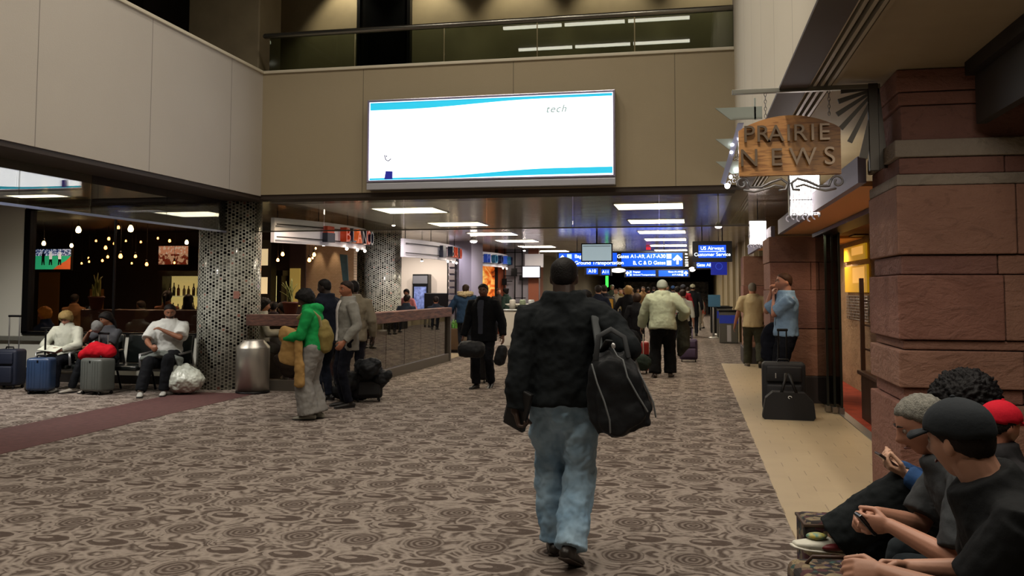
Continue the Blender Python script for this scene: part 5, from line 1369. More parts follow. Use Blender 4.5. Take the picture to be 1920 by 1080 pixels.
# floral carpet bag on the floor
def floral(nt, b):
    P, vec = xyz(nt)
    v = nt.nodes.new('ShaderNodeTexVoronoi'); v.inputs['Scale'].default_value = 30; nt.links.new(vec, v.inputs['Vector'])
    cr = nt.nodes.new('ShaderNodeValToRGB'); sp_ = nt.nodes.new('ShaderNodeSeparateColor'); nt.links.new(v.outputs['Color'], sp_.inputs[0]); nt.links.new(sp_.outputs[0], cr.inputs[0])
    e = cr.color_ramp.elements; e[0].color = lin('1e1816'); e[1].position = .95; e[1].color = lin('2c4c48')
    for p, c in ((.3, '4a2026'), (.45, '6e5a48'), (.6, '7a6e56'), (.72, '40304a'), (.84, '8a7a5c')): q = cr.color_ramp.elements.new(p); q.color = lin(c)
    cr.color_ramp.interpolation = 'CONSTANT'
    d = N(nt, v.outputs['Distance']); ring = (d * 60).sin() * .5 + .5
    c = mixc(nt, ring * .55, cr.outputs[0], lin('161212')); nt.links.new(c, b.inputs['Base Color']); b.inputs['Roughness'].default_value = .9
FLO = nmat('floral_tapestry', floral)
fb = pd(1548, 1095, 3.9); t = thing('tapestry_bag', 'floral tapestry carpet bag on the floor under the white running shoe', 'bag', (fb.x + .03, fb.y, 0), radians(8))
obj('body', bx(-.17, .17, -.16, .16, .0, .36, .05, segs=4), FLO, t, smooth=False)
obj('handle', tb([(-.1, .05, .36), (-.08, .02, .40), (.08, .02, .40), (.1, .05, .36)], .008, 8), mat('handle_brown', '3a2418', .5), t, smooth=True)
fb = pd(1525, 975, 4.35); t = thing('tapestry_bag', 'second floral tapestry bag standing upright beyond the white running shoe', 'bag', (fb.x + .06, fb.y + .05, 0), radians(4))
obj('body', bx(-.12, .13, -.12, .12, .0, .46, .03, segs=3), FLO, t); obj('trim', bx(-.123, .133, -.123, .123, .435, .45, .004), mat('trim_brown', '3c2a1c', .5), t)

# ---- uniform man on the phone
Pp = ground(1478, 768)
pi_ = person('person in a pale blue uniform shirt speaking into a phone beside the rolling bags', V((Pp.x, Pp.y + .1, 0)), radians(97), 1.84, lean=-1, head=(4, -2, 0), hands={'L': pd(1452, 556, 12.0), 'R': pd(1446, 548, 12.25)}, elb={'L': (-.3, .3, -1), 'R': (.3, .3, -1)},
    sk='b47e68', hair='buzz', hc='3a2418', top='7f9cba', t2='7692b2', sleeve=.6, tl=.02, tlen=.02, pants='14161e', shoes='101012', girth=1.06, res=.0105, curl={'L': 1.0, 'R': 1.1}, hd={'L': (V((-.2, 0, 1)), V((1, .2, .2))), 'R': (V((-.15, -.1, 1)), V((1, -.2, .2)))}, topname='uniform_shirt', eyes=True, tie='101420', shirt=None)
b = bm_new(); tube(b, [pi_['tp'](u, .135) for u in (.0, .15, .3, .44, .5)], [(.03, .006), (.03, .006), (.026, .006), (.018, .006), (.02, .01)], 10, side=(0, 1, 0))
o = obj('necktie', b, cloth('141a2c'), None, smooth=True); o.parent = pi_['root']; o.matrix_parent_inverse = pi_['MW'].inverted()
b = bm_new(); q = pi_['tp'](.47, 0, -.16); ell(b, q, (.05, .028, .012), 10); o = obj('epaulette', b, cloth('10141e'), None, smooth=True); o.parent = pi_['root']; o.matrix_parent_inverse = pi_['MW'].inverted()
t = thing('mobile_phone', 'black phone held at the mouth of the uniformed person', 'phone', pd(1459, 533, 12.1)); t.rotation_euler = (0, radians(60), 0)
obj('case', bx(-.06, .06, -.03, .03, -.008, .008, .005), MATS['phone_black'], t); obj('glass', bx(-.055, .055, -.026, .026, .008, .009), MATS['phone_glass'], t)
# ---- cream polo
Pp = V((1.27, 19.0, 0))
person('person in a cream polo shirt and dark olive trousers walking away near the right wall', V((Pp.x, Pp.y, 0)), 0, 1.76, lean=2, hands={'L': (-.36, .06, .84), 'R': (.38, .08, .86)}, feet={'L': (-.1, .2, .085), 'R': (.12, -.22, .12, -10, 25)},
    sk='96644e', hair='thin', hc='6a645c', top='b3a482', sleeve=.6, tl=.02, pants='3a3a2e', p2='30322a', pl=.02, wide=.02, shoes='50483a', girth=1.15, res=.013, topname='polo_shirt')
# ---- green hoodie woman
Pp = ground(588, 786)
gw = person('person in a bright green hoodie with tan coats over the arms', V((Pp.x, Pp.y, 0)), radians(97), 1.62, lean=7, head=(8, 26, 0), hands={'L': (-.12, .36, 1.06), 'R': (.16, .34, 1.02)}, elb={'L': (-.6, -1, -.6), 'R': (.6, -1, -.6)},
    feet={'L': (-.08, .04, .085), 'R': (.08, -.03, .085)}, sk='4a3228', hair='bob', hc='0e0c0c', top='1f9a50', t2='1a8846', tl=.026, tlen=.05, hooddown=True, pants='8a8884', p2='7c7a78', pl=.03, wide=.065, shoes='8a887c', res=.011, curl={'L': .8, 'R': .8}, topname='hoodie')
TAN = cloth('a88856', c2='967444', sc=4)
def worldobj(name, lab, cat, bm, m, vox=.012, disp=.03, root=None, sm=4, group=None, dscale=.1):
    o = obj(name, bm, m, root); remesh(o, vox, sm, disp, dscale)
    if root is None: tag(o, lab, cat, group)
    return o
f = gw['wrL']
bm = bm_new()
a = V((f.x + .04, f.y, f.z))
tube(bm, [a + V((-.08, 0, .05)), a + V((.0, 0, .04)), a + V((.12, 0, .0))], [(.045, .10), (.07, .10), (.06, .09)], 12)
tube(bm, [a + V((.04, 0, .02)), a + V((.04, 0, -.14)), a + V((.02, .0, -.30))], [(.10, .06), (.14, .05), (.17, .04)], 14, side=(1, 0, 0))
tube(bm, [a + V((.16, -.06, -.02)), a + V((.19, -.08, -.3)), a + V((.2, -.08, -.56))], [(.05, .04), (.06, .04), (.07, .04)], 12, side=(1, 0, 0))
t = thing('coat', 'tan coats draped over the forearms of the person in the green hoodie', 'coat', (0, 0, 0)); worldobj('tan_cloth', '', '', bm, TAN, root=t)
bm = bm_new(); tube(bm, [a + V((-.14, .02, -.25)), a + V((.0, .02, -.36)), a + V((.08, .02, -.44))], [(.05, .05), (.13, .05), (.08, .04)], 12, side=(1, 0, 0)); worldobj('dark_lining', '', '', bm, cloth('201812'), root=t)
t = thing('backpack', 'olive cloth bag on the back of the person in the green hoodie', 'backpack', (0, 0, 0))
q = gw['tp'](.14, -.17, -.02); bm = bm_new(); tube(bm, [q + V((.0, 0, -.14)), q, q + V((-.02, 0, .14))], [(.08, .11), (.10, .13), (.06, .09)], 12); worldobj('pouch', '', '', bm, cloth('8a7a48', c2='6e6238', sc=6), root=t)
obj('strap', tb([gw['tp'](.15, -.15, -.1), gw['tp'](.38, -.14, -.12), gw['tp'](.52, -.02, -.12), gw['tp'](.40, .15, -.12)], [(.022, .006)] * 4, 8), mat('strap_khaki', '9a8a60', .7), t, smooth=True)
# ---- three men behind her
def stand(px_, py_, *a, **k):
    P = ground(px_, py_); return person(a[0], V((P.x, P.y, 0)), *a[1:], **k)
s1 = stand(609, 752, 'person in a dark navy suit seen from behind next to the green hoodie', radians(75), 1.76, head=(12, 4, 0), sk='2c201a', hair='buzz', hc='100c0a', top='141824', tlen=.14, tl=.03, pants='141824', girth=1.08, res=.012, collar='c8ccd4', topname='suit_jacket', hands={'L': (-.15, .3, .95), 'R': (.3, .05, .86)})
s2 = stand(650, 763, 'person in a light grey blazer and open white shirt looking left', radians(128), 1.72, head=(14, 0, 0), sk='9a6248', hair='short', hc='241812', top='85837c', t2='7a7872', tlen=.16, tl=.024, pants='10121c', shirt='d0ccc8', res=.011, topname='blazer', eyes=True, hands={'L': (-.28, .12, .9), 'R': (.27, .0, .84)})
s3 = stand(662, 738, 'person in a beige jacket standing behind the grey blazer', radians(30), 1.74, head=(20, 0, 0), sk='4a3428', hair='short', hc='100c0c', top='7c7464', tl=.03, tlen=.14, pants='20202a', res=.014)
# ---- dark suited man walking towards the camera
Pp = ground(907, 727)
sm_ = person('person in a dark suit and grey shirt walking towards the camera with luggage', V((Pp.x, Pp.y, 0)), pi - .1, 1.70, lean=2, head=(4, 2, 0), sk='5e3e2e', hair='short', hc='181412', top='101216', tl=.03, tlen=.16, pants='111318', shirt='3a3d48', shoes='0c0c0e', girth=1.12, res=.0115,
    feet={'L': (-.09, -.1, .1, 6, 15), 'R': (.09, .12, .085)}, hands={'L': (-.34, .02, .86), 'R': (.34, .06, .84)}, eyes=True, collar='34363e', topname='suit_jacket', wide=.015)
# ---- blue parka
Pp = ground(872, 668)
pk = person('person in a blue parka with a pale fur hood standing at the counter', V((Pp.x + .0, Pp.y, 0)), radians(12), 1.74, head=(-10, 6, 0), sk='8a5c44', hair='short', hc='2a1c14', top='243a54', t2='1e3048', tl=.045, tlen=.14, pants='1c2028', res=.014, hands={'L': (-.35, .3, 1.05), 'R': (.25, .3, 1.05)}, shoes='141416', topname='parka')
b = bm_new(); H_ = pk['tp']; tube(b, [H_(.5, .05, -.14), H_(.56, -.06, -.15), H_(.54, -.17, 0), H_(.56, -.06, .15), H_(.5, .05, .14)], [.04, .06, .07, .06, .04], 12)
o = worldobj('fur_hood', '', '', b, mat('pale_fur', 'b0a080', .95, bump=1, bs=90), .012, .05, root=pk['root'], dscale=.05); o.matrix_parent_inverse = pk['MW'].inverted()
# ---- pale hoodie and white shirt with cases
Pp = ground(1243, 708)
ho = person('person in a pale green hoodie and black trousers walking away pulling a red suitcase', V((Pp.x, Pp.y, 0)), .02, 1.80, lean=9, head=(0, 14, 0), sk='8a6a58', hair='beanie', hc='8a8f88', top='aab29c', t2='9ca48e', tl=.05, tlen=.10, pants='0e0f11', pl=.03, wide=.035, shoes='3a2e26', girth=1.12, res=.012,
    feet={'L': (-.14, -.02, .085), 'R': (.13, .1, .085)}, hands={'L': pd(1200, 622, 16.4), 'R': (.32, .22, 1.02)}, elb={'L': (-1, -.4, -.2), 'R': (1, -.8, -.4)}, hooddown=True, topname='hoodie', shx=.20, wr=1.0)
bm = bm_new(); a = ho['wrR']; tube(bm, [a + V((0, 0, .04)), a + V((.05, 0, -.2)), a + V((.04, -.02, -.5)), a + V((-.02, 0, -.66))], [(.10, .09), (.12, .10), (.12, .08), (.05, .04)], 12, side=(1, 0, 0))
worldobj('coat', 'dark grey coat hanging over the right arm of the person in the pale hoodie', 'coat', bm, cloth('34352e'), .014, .04)
Pp = ground(1283, 668)
ws = person('person in a white short sleeved shirt pulling a purple suitcase', V((Pp.x - .02, Pp.y, 0)), 0, 1.62, lean=2, sk='8a5e4c', hair='short', hc='2c1c18', top='b4b6ae', sleeve=.75, tl=.014, tlen=.04, pants='14161c', res=.014, feet={'L': (-.1, .14, .085), 'R': (.08, -.16, .1, 0, 20)}, hands={'L': (-.26, .1, .84), 'R': (.27, -.16, .82)}, topname='shirt', girth=.98)

# ---- seated on the left
YS = 12.42
ch0 = None
sk_l = dict(feet={'L': (-.12, .44, .085), 'R': (.12, .46, .085)})
L1 = person('person with short blond hair in a white blouse reading on the left seats', V((atY(124, YS), YS, 0)), pi + .12, 1.66, pelvis=(0, 0, .52), lean=-4, head=(8, 26, 0), sk='a87460', hair='bob', hc='8a7448', top='c4c6b8', t2='b8baac', tl=.026, tlen=.04, pants='14161e', res=.0115, hands={'L': (-.12, .30, .66), 'R': (.14, .30, .66)}, elb={'L': (-1, -.2, -.6), 'R': (1, -.2, -.6)}, shoes='b8b8b4', girth=1.02, eyes=True, topname='blouse', collar='c4c6b8', **sk_l)
o = obj('folded_paper', bx(-.15, .15, -.1, .1, -.004, .004), mat('paper_white', 'd8dccc', .6), loc=(L1['wrL'] + L1['wrR']) / 2 + V((0, -.08, .03))); o.rotation_euler = (.35, .1, .1); tag(o, 'white folded paper in the hands of the blond person on the left seats', 'paper')
L2 = person('person with black hair in a grey top holding a red bag on the left seats', V((atY(207, YS), YS, 0)), pi - .25, 1.64, pelvis=(0, 0, .52), lean=2, head=(-14, 14, 6), sk='7c523c', hair='long', hc='100c0c', top='45464a', sleeve=.6, tl=.012, pants='16181c', res=.0115, hands={'L': (-.02, .36, .72), 'R': (.16, .28, .95)}, elb={'L': (-1, -.1, -.7), 'R': (1, 0, -.7)}, shoes='a8a298', eyes=True, feet={'L': (-.02, .40, .085), 'R': (.22, .52, .085)})
bm = bm_new(); q = V((atY(192, 12.0), 11.98, .64)); tube(bm, [q + V((-.30, -.02, -.06)), q + V((-.1, 0, .02)), q + V((.16, 0, .0))], [(.07, .07), (.13, .14), (.10, .11)], 14)
worldobj('bag', 'bright red cloth bag on the lap of the black haired person', 'bag', bm, cloth('c01424'), .014, .04)
b = bm_new(); ell(b, hit(182, 612, 'y', 12.0), (.09, .08, .10), 14); worldobj('neck_pillow', 'grey furry ball cushion on top of the suitcase handle', 'cushion', b, mat('grey_fur', '6e6e6c', .95, bump=1, bs=80), .014, .04)
L3 = person('person with a beard in a white t shirt and black trousers on the left seats', V((atY(318, YS), YS, 0)), pi + .25, 1.80, pelvis=(0, 0, .53), lean=0, head=(18, 14, 0), sk='8a5c44', hair='short', hc='14100e', beard='1c1410', top='c6c8c4', sleeve=.62, tl=.026, tlen=.08, pants='101216', p2='14161a', pl=.03, res=.0115, hands={'L': (.0, .26, .92), 'R': (.12, .38, .68)}, elb={'L': (-1, -.1, -.5), 'R': (1, -.2, -.7)}, shoes='b0b0aa', girth=1.12, eyes=True, topname='t_shirt', curl={'L': .5, 'R': .8}, feet={'L': (-.1, .46, .085, 10, 0), 'R': (.18, .60, .085, 16, 0)})
bm = bm_new(); q = L3['tp'](.02, .26, 0); tube(bm, [q + V((-.26, -.1, -.04)), q + V((0, -.02, .03)), q + V((.26, .04, -.06)), q + V((.30, .02, -.34))], [(.10, .05), (.14, .06), (.10, .06), (.06, .03)], 12)
worldobj('jacket', 'grey jacket lying on the lap of the person in the white t shirt', 'jacket', bm, cloth('6a706c'), .012, .05)
L0 = person('person in a tan coat at the left edge of the picture holding a suitcase', V((atY(-34, 12.2), 12.2, 0)), pi - .2, 1.7, pelvis=(0, 0, .52), lean=12, head=(0, 10, 0), sk='8a5c44', hair='long', hc='1a1410', top='6e5c38', tl=.03, pants='101216', res=.014, hands={'L': (-.1, .4, .7), 'R': (.15, .4, .7)}, **sk_l)

# ---- people in the bar behind the window
def bar(px_, y, pz, lab, rz=pi, **k):
    kw = dict(pelvis=(0, 0, .55), feet={'L': (-.12, .42, .085), 'R': (.12, .42, .085)}, hands={'L': (-.2, .35, .85), 'R': (.2, .35, .85)}, res=.02, h=1.72, sk='5e4232'); kw.update(k); h = kw.pop('h'); kw['pelvis'] = (0, 0, .53 + pz)
    if px_ > 600: kw['pelvis'] = (0, 0, .93)
    return person(lab, V((atY(px_, y), y, 0)), rz, h, **kw)
bar(86, 14.2, -.06, 'person with orange lit blond hair behind the lower left corner of the bar window', rz=pi / 2 + .3, hair='bob', hc='c08030', sk='b06a48', top='1c2c50', res=.014)
bar(138, 16.6, .18, 'person in an ochre shirt with back turned deep inside the bar', rz=.3, top='6a4e34', hc='100c0a')
bar(174, 17.7, .10, 'person in a blue grey shirt beside the ochre shirt in the bar', rz=.6, top='3c4a58', hc='1c1410')
bar(285, 16.5, .12, 'person in a pale shirt leaning left in the bar behind the bearded person', rz=1.4, lean=30, top='5a6064', hc='1a1412')
bar(312, 15.6, .25, 'person with a dark ponytail and bare shoulders at the bar', rz=.2, top='8a5c44', t2='8a5c44', sk='8a5c44', hair='pony', hc='140e0c', tl=.004)
bar(352, 15.2, .18, 'person with black hair right of the ponytail at the bar', rz=.5, top='1c181c', hair='long', hc='0c0a0a')
bar(225, 15.4, -.1, 'person in a plum coloured top behind the middle of the bar window', rz=pi, top='241a22', hc='100c0c')
# diners behind the railing
bar(491, 14.05, .12, 'person in a white top beside the near mosaic column behind the railing', rz=-pi / 2 + .5, top='b8b4a8', hc='14100e', sk='a06e50', hair='bob', pants='14141c', res=.014)
bar(548, 15.7, .05, 'person in a brown top sitting behind the railing left of the green hoodie', rz=pi / 2, top='3a2a20', hc='0e0a0a', hair='bob', lean=16)
bar(512, 16.4, .05, 'person with dark hair in the dim dining area', rz=.4, top='2a2024', hc='100c0c'); bar(536, 18.0, .05, 'another dim person under the amber bulbs', rz=2.6, top='2c2420', hc='140e0c')
stand2 = lambda px_, y, lab, rz, h=1.7, **k: person(lab, V((atY(px_, y), y, 0)), rz, h, **{**dict(res=.018, sk='8a5c48'), **k})
stand2(762, 24.6, 'person in a pink top and red vest behind the railing counter', pi, 1.62, top='c07880', hc='181010', hair='bun')
stand2(762, 18.0, 'person in jeans seen through the railing glass left of the planter', -.2, 1.5, top='2c3444', pants='35435c', hc='181010')
stand2(817, 20.2, 'person in blue jeans just behind the far railing end', .3, 1.45, top='1e2430', pants='4a6480', hc='181010')
stand2(889, 29.0, 'person with pale face below the orange mural', pi, 1.62, top='8a4434', hc='2a1a14', sk='b07c60'); stand2(934, 29.5, 'person talking beside the black lattice screen', pi + .6, 1.66, top='2a2422', sk='b07860', hc='4a2c1c'); stand2(949, 28.6, 'person with a dark bun beside the white counter', 1.2, 1.66, top='2a3a34', hc='100c0c', hair='bun')

# ---- the crowd down the concourse
crowd = [
 (1097, 8.6 + 1.2, 'person in black with a grey shoulder bag half hidden behind the walker', 0, 1.60, dict(top='101216', hc='14100e', hair='short', pants='20222a', girth=1.1, res=.013)),
 (1122, 20.5, 'person in a navy coat at the left of the yellow backpack', .1, 1.72, dict(top='141826', hc='1c1412')),
 (1133, 22.6, 'person in a dark coat walking with a yellow and black backpack', .15, 1.74, dict(top='12141c', hc='1a1210', girth=1.1)),
 (1178, 22.0, 'person with blond hair in a long black coat striding away', 0, 1.70, dict(top='101014', tlen=.25, hc='8a6c40', hair='bob', pants='2a3448', hands={'L': (-.42, .1, .9), 'R': (.3, .1, .84)}, feet={'L': (-.12, .2, .085), 'R': (.1, -.22, .13, 0, 30)})),
 (1194, 19.4, 'shorter person with brown hair in a black top before the black coat', 0, 1.52, dict(top='121216', hc='2a1a12', hair='bob')),
 (1270, 27.0, 'person in a red jacket right of the pale hoodie', 0, 1.72, dict(top='98202c', hc='181414')),
 (1281, 30.0, 'person in a dark cap between the two red jackets', 0, 1.80, dict(top='8c1c28', hair='cap', hc='2a2c34')),
 (1299, 31.5, 'person in a pale cap and black coat walking along the right side', 0, 1.82, dict(top='1a1c20', tlen=.3, hair='cap', hc='a8a890', girth=1.1)),
 (1262, 34.0, 'person in a blue cap further down the concourse', 0, 1.78, dict(top='30303a', hair='cap', hc='22385c')),
 (1155, 33.0, 'person in a pale patterned top facing the camera far away', pi, 1.66, dict(top='8a8270', hc='5a4030')),
 (1164, 35.0, 'person with a pale face and yellow scarf far away', pi, 1.68, dict(top='6a5a30', hc='3a2a20', sk='c09078')),
 (1171, 37.5, 'person in dark red far down the concourse', pi, 1.70, dict(top='4c2020', hc='6a5040', sk='b08068')),
 (1148, 38.0, 'person in a grey green jacket by the narrow green light', pi, 1.84, dict(top='4a5046', hc='6a665c')),
 (1185, 41.0, 'person in a brown coat far down the concourse', 0, 1.72, dict(top='4a3624', hc='2a1c14')),
 (1206, 39.0, 'person in a tan jacket far down the concourse', pi, 1.76, dict(top='7a5c3c', hc='2a1c14')),
 (1216, 44.0, 'person in a maroon sweater far down the concourse', 0, 1.76, dict(top='3c2020', hc='181010')),
 (1318, 38.0, 'small person in a coral top sitting by the right wall far away', pi / 2, 1.25, dict(top='c05040', hc='1a1210', pants='c8b8a8')),
 (1308, 36.0, 'person in pale clothes close to the right wall far away', 0, 1.5, dict(top='8a8880', hc='3a302a', pants='8a8478')),
 (1226, 48.0, 'person in black beyond the pale hoodie', 0, 1.8, dict(top='14161a', hc='181010')),
 (1252, 46.0, 'tall person in slate blue far down the concourse', pi, 1.84, dict(top='34404c', hc='181010')),
 (1196, 50.0, 'person in mustard far down the concourse', pi, 1.72, dict(top='6c5424', hc='181010')),
 (1241, 52.0, 'person in charcoal near the end of the concourse', 0, 1.76, dict(top='2a2a2e', hc='181010')),
 (1274, 50.0, 'person in olive near the end of the concourse', 0, 1.76, dict(top='3c3e2c', hc='181010')),
 (1180, 56.0, 'person in grey near the end of the concourse', pi, 1.76, dict(top='5a5a58', hc='181010')),
 (1161, 53.0, 'person in a white shirt near the end of the concourse', pi, 1.76, dict(top='9a9a92', hc='181010')),
 (1290, 44.0, 'person in a white top far away beside the right wall', 0, 1.76, dict(top='9c9c94', hc='181010')),
]
for px_, y, lab, rz, h, kw in crowd:
    kk = dict(res=.02, sk='8a6450', pants='1e2028'); kk.update(kw)
    person(lab, V((atY(px_, y, 560), y, 0)), rz, h, **kk)
P = V((atY(1141, 22.35, 560), 22.3, 1.18)); bm = bx(-.17, .17, -.12, .12, -.25, .25, .07, segs=3)
t = thing('backpack', 'yellow and black backpack worn by the person in the dark coat', 'backpack', P); obj('body', bm, mat('black_pack', '14120e', .7), t, smooth=True); obj('yellow_panel', bx(-.11, .13, -.145, -.11, -.2, .2, .03), mat('yellow_pack', 'b88a1c', .6), t, smooth=True)
P = V((atY(1276, 29.7, 560), 29.65, 1.3)); t = thing('backpack', 'red and black backpack beyond the white shirted person', 'backpack', P); obj('body', bx(-.2, .2, -.12, .12, -.28, .25, .08, segs=3), mat('grey_pack', '2a2a30', .7), t, smooth=True); obj('red_panel', bx(.02, .2, -.14, -.1, -.1, .2, .02), mat('red_pack', 'a01c2c', .6), t, smooth=True)
# ------------------------------------------------------------------ luggage, seats, trash can
def suitcase(P, rz, w, d, hh, m, lab, handle=.45, hm=None, hw=None, soft=False, wheels=True, bev=.05, name='suitcase', ribs=True, strap=None, tilt=0):
    t = thing(name, lab, 'suitcase', P, rz); t.rotation_euler = (tilt, 0, rz)
    hm = hm or ALU; hw = hw or w * .42
    z0 = .05 if wheels else 0
    b = bx(-w / 2, w / 2, -d / 2, d / 2, z0, z0 + hh, bev, segs=4)
    obj('shell', b, m, t, smooth=True)
    if ribs:
        for k in range(-3, 4):
            if k: obj('rib', bx(k * w * .12 - .004, k * w * .12 + .004, -d / 2 - .005, -d / 2 + .01, z0 + hh * .1, z0 + hh * .9, .002), m, t)
    if soft:
        obj('front_pocket', bx(-w * .40, w * .40, -d / 2 - .05, -d / 2 + .02, z0 + .05, z0 + hh * .55, .025, segs=3), m, t, smooth=True)
        obj('front_pocket', bx(-w * .40, w * .40, -d / 2 - .035, -d / 2 + .02, z0 + hh * .6, z0 + hh * .92, .02, segs=3), m, t, smooth=True)
        obj('zip_pull', bx(-w * .2, -w * .2 + .012, -d / 2 - .045, -d / 2 - .03, z0 + hh * .68, z0 + hh * .78, .002), mat('pull_silver', 'b8b8b8', .3, metal=.6), t)
    else:
        obj('badge', bx(-.012, .012, -d / 2 - .006, -d / 2 + .002, z0 + hh * .86, z0 + hh * .93, .002), BLACKM, t)
    obj('top_grip', tb([(-.07, 0, z0 + hh - .01), (-.06, 0, z0 + hh + .03), (.06, 0, z0 + hh + .03), (.07, 0, z0 + hh - .01)], .012, 8), BLACKM, t, smooth=True)
    if handle:
        for s in (-1, 1): obj('handle_tube', tb([(s * hw / 2, d * .3, z0 + hh - .02), (s * hw / 2, d * .3, z0 + hh + handle)], .010, 8), hm, t, smooth=True)
        obj('pull_handle', bx(-hw / 2 - .02, hw / 2 + .02, d * .3 - .018, d * .3 + .018, z0 + hh + handle - .01, z0 + hh + handle + .025, .01), BLACKM, t)
    if wheels:
        for sx_ in (-1, 1):
            for sy in (-1, 1):
                b = bm_new(); c = V((sx_ * (w / 2 - .05), sy * (d / 2 - .04), .026)); tube(b, [c - V((.011, 0, 0)), c + V((.011, 0, 0))], .026, 12, cap=False); obj('wheel', b, BLACKM, t, smooth=True)
    if strap: obj('strap', bx(-w / 2 - .004, w / 2 + .004, -d / 2 - .006, d / 2 + .004, z0 + hh * .5, z0 + hh * .5 + .04, .003), strap, t)
    return t
G0 = lambda x, y: V((ground(x, y).x, ground(x, y).y, 0))
suitcase(G0(76, 738), .25, .36, .26, .50, mat('shell_blue', '33486a', .3, c2='2a3c5a', sc=3), 'metallic blue hard shell suitcase before the blond person on the left', 0, ribs=True)
t = thing('luggage_strap_handle', 'black telescopic handle standing on the metallic blue suitcase', 'handle', G0(82, 735)); o = obj('pole', tb([(0, 0, .56), (0, 0, .98)], .014, 8), BLACKM, t); obj('grip', bx(-.09, .09, -.015, .015, .97, 1.0, .006), BLACKM, t)
suitcase(G0(182, 739), -.2, .44, .30, .50, mat('shell_grey', '5c605c', .35, c2='545854', sc=3), 'large grey hard shell suitcase with raised silver handle on the left', .36)
suitcase(G0(16, 728), .1, .42, .30, .58, mat('case_navy', '141c30', .6), 'dark navy suitcase with tall silver handle at the left edge', .52, ribs=False, soft=True)
b = bm_new(); q = G0(48, 740); tube(b, [q + V((0, .1, .1)), q + V((0, .1, .28))], [(.09, .08), (.07, .06)], 12); o = obj('backpack', b, cloth('4a443c')); remesh(o, .015, 3, .03); tag(o, 'small grey brown backpack on the floor left of the metallic blue suitcase', 'backpack')
# uniform man's bags
suitcase(G0(1470, 776), -.05, .54, .26, .62, mat('black_soft', '14151a', .7, bump=.2, bs=120), 'black soft rolling suitcase beside the uniformed person', .40, ribs=False, soft=True, hm=BLACKM, hw=.10)
q = G0(1478, 786); t = thing('flight_bag', 'black soft bag with a white emblem leaning in front of the black rolling suitcase', 'bag', q + V((.0, .02, 0)), -.05)
obj('body', prism(bm_new(), [(-.31, .03), (-.28, .0), (.29, .0), (.32, .04), (.30, .22), (.20, .33), (-.18, .34), (-.27, .26)], -.12, .10), mat('black_soft2', '121318', .75, bump=.2, bs=120), t)
for s in (-.08, .10): obj('strap', tb([(s, -.1, .33), (s * .4, -.08, .48), (s * .2, .0, .56)], [(.018, .005)] * 3, 8), BLACKM, t, smooth=True)
obj('emblem', tb([(.02 + .02 * cos(a), -.123, .28 + .016 * sin(a)) for a in [i * pi / 5 for i in range(8)]], .004, 6), mat('emblem_white', 'd0d0cc', .4, emit=.1), t, smooth=True)
bm = bm_new(); q = pd(1452, 640, 12.15); tube(bm, [q + V((.02, 0, .16)), q + V((0, 0, .02)), q + V((-.04, 0, -.24))], [(.16, .10), (.19, .09), (.15, .07)], 14, side=(1, 0, 0)); worldobj('jacket', 'dark navy uniform jacket draped over the handle of the black rolling suitcase', 'jacket', bm, cloth('12141e'), .014, .04)
# luggage pile by the men
q = G0(690, 752); suitcase(q, radians(25), .40, .28, .46, MATS['black_soft'], 'black rolling suitcase in the pile beside the men in suits', 0, ribs=False, soft=True, tilt=0)
for i, (px_, py_, dz, r1, lab) in enumerate(((690, 690, 0, (.17, .15, .13), 'black duffel bag on top of the black suitcase pile'), (652, 715, 0, (.18, .2, .16), 'black cloth bag at the left of the luggage pile'), (712, 712, 0, (.13, .12, .11), 'rounded black bag at the right of the luggage pile'))):
    b = bm_new(); c = pd(px_, py_, 12.3 + .1 * i); ell(b, c, r1, 16); tube(b, [c + V((-.12, 0, .04)), c + V((.12, 0, .06))], .08, 10); worldobj('duffel_bag', lab, 'bag', b, BK, .014, .07)
b = bm_new(); c = G0(655, 752); tube(b, [c + V((-.25, .1, .12)), c + V((.2, 0, .12))], [.11, .11], 12); worldobj('duffel_bag', 'low black bag on the floor by the feet of the men', 'bag', b, BK, .014, .05)
# suited man's luggage
q = G0(893, 720); suitcase(V((q.x, q.y + .25, 0)), pi, .30, .24, .50, MATS['black_soft'], 'black wheeled case behind the suited man walking to the camera', .35, ribs=False, soft=True)
b = bm_new(); c = pd(883, 655, 13.9); tube(b, [c + V((-.10, 0, 0)), c + V((.12, 0, 0))], [(.12, .14), (.12, .14)], 12); worldobj('shoulder_bag', 'black shoulder bag in the hand of the suited man walking to the camera', 'bag', b, BK, .014, .03)
b = bm_new(); c = pd(939, 668, 14.0); tube(b, [c + V((-.02, 0, -.06)), c + V((.02, 0, .1))], [(.10, .1), (.09, .09)], 12); worldobj('shoulder_bag', 'dark bag on the other side of the suited man walking to the camera', 'bag', b, BK, .014, .03)
# red, green, purple cases
q = pd(1200, 642, 16.9); rs_ = suitcase(V((q.x, q.y, 0)) , 0, .34, .24, .56, mat('case_red', '98201c', .5), 'bright red upright suitcase left of the pale hoodie', 0, ribs=False, strap=BLACKM)
for s in (-.07, .07): obj('rod', tb([(s, -.14, .2), (s, -.14, .75)], .010, 8), mat('rod_pale', 'c8c0b4', .4), rs_)
b = bm_new(); q = pd(1197, 680, 15.7); tube(b, [q + V((-.05, 0, .03)), q + V((.1, 0, .0))], [(.13, .15), (.13, .15)], 14); worldobj('duffel_bag', 'dark green bag hanging below the red suitcase', 'bag', b, cloth('26302a'), .014, .04)
q = pd(1291, 655, 19.6); suitcase(V((q.x, q.y, 0)), 0, .40, .24, .46, mat('case_purple', '3c2c48', .6), 'purple rolling suitcase pulled by the white shirted person', .24, ribs=False, soft=True, hm=mat('lilac_metal', '8a80b8', .4, metal=.5))
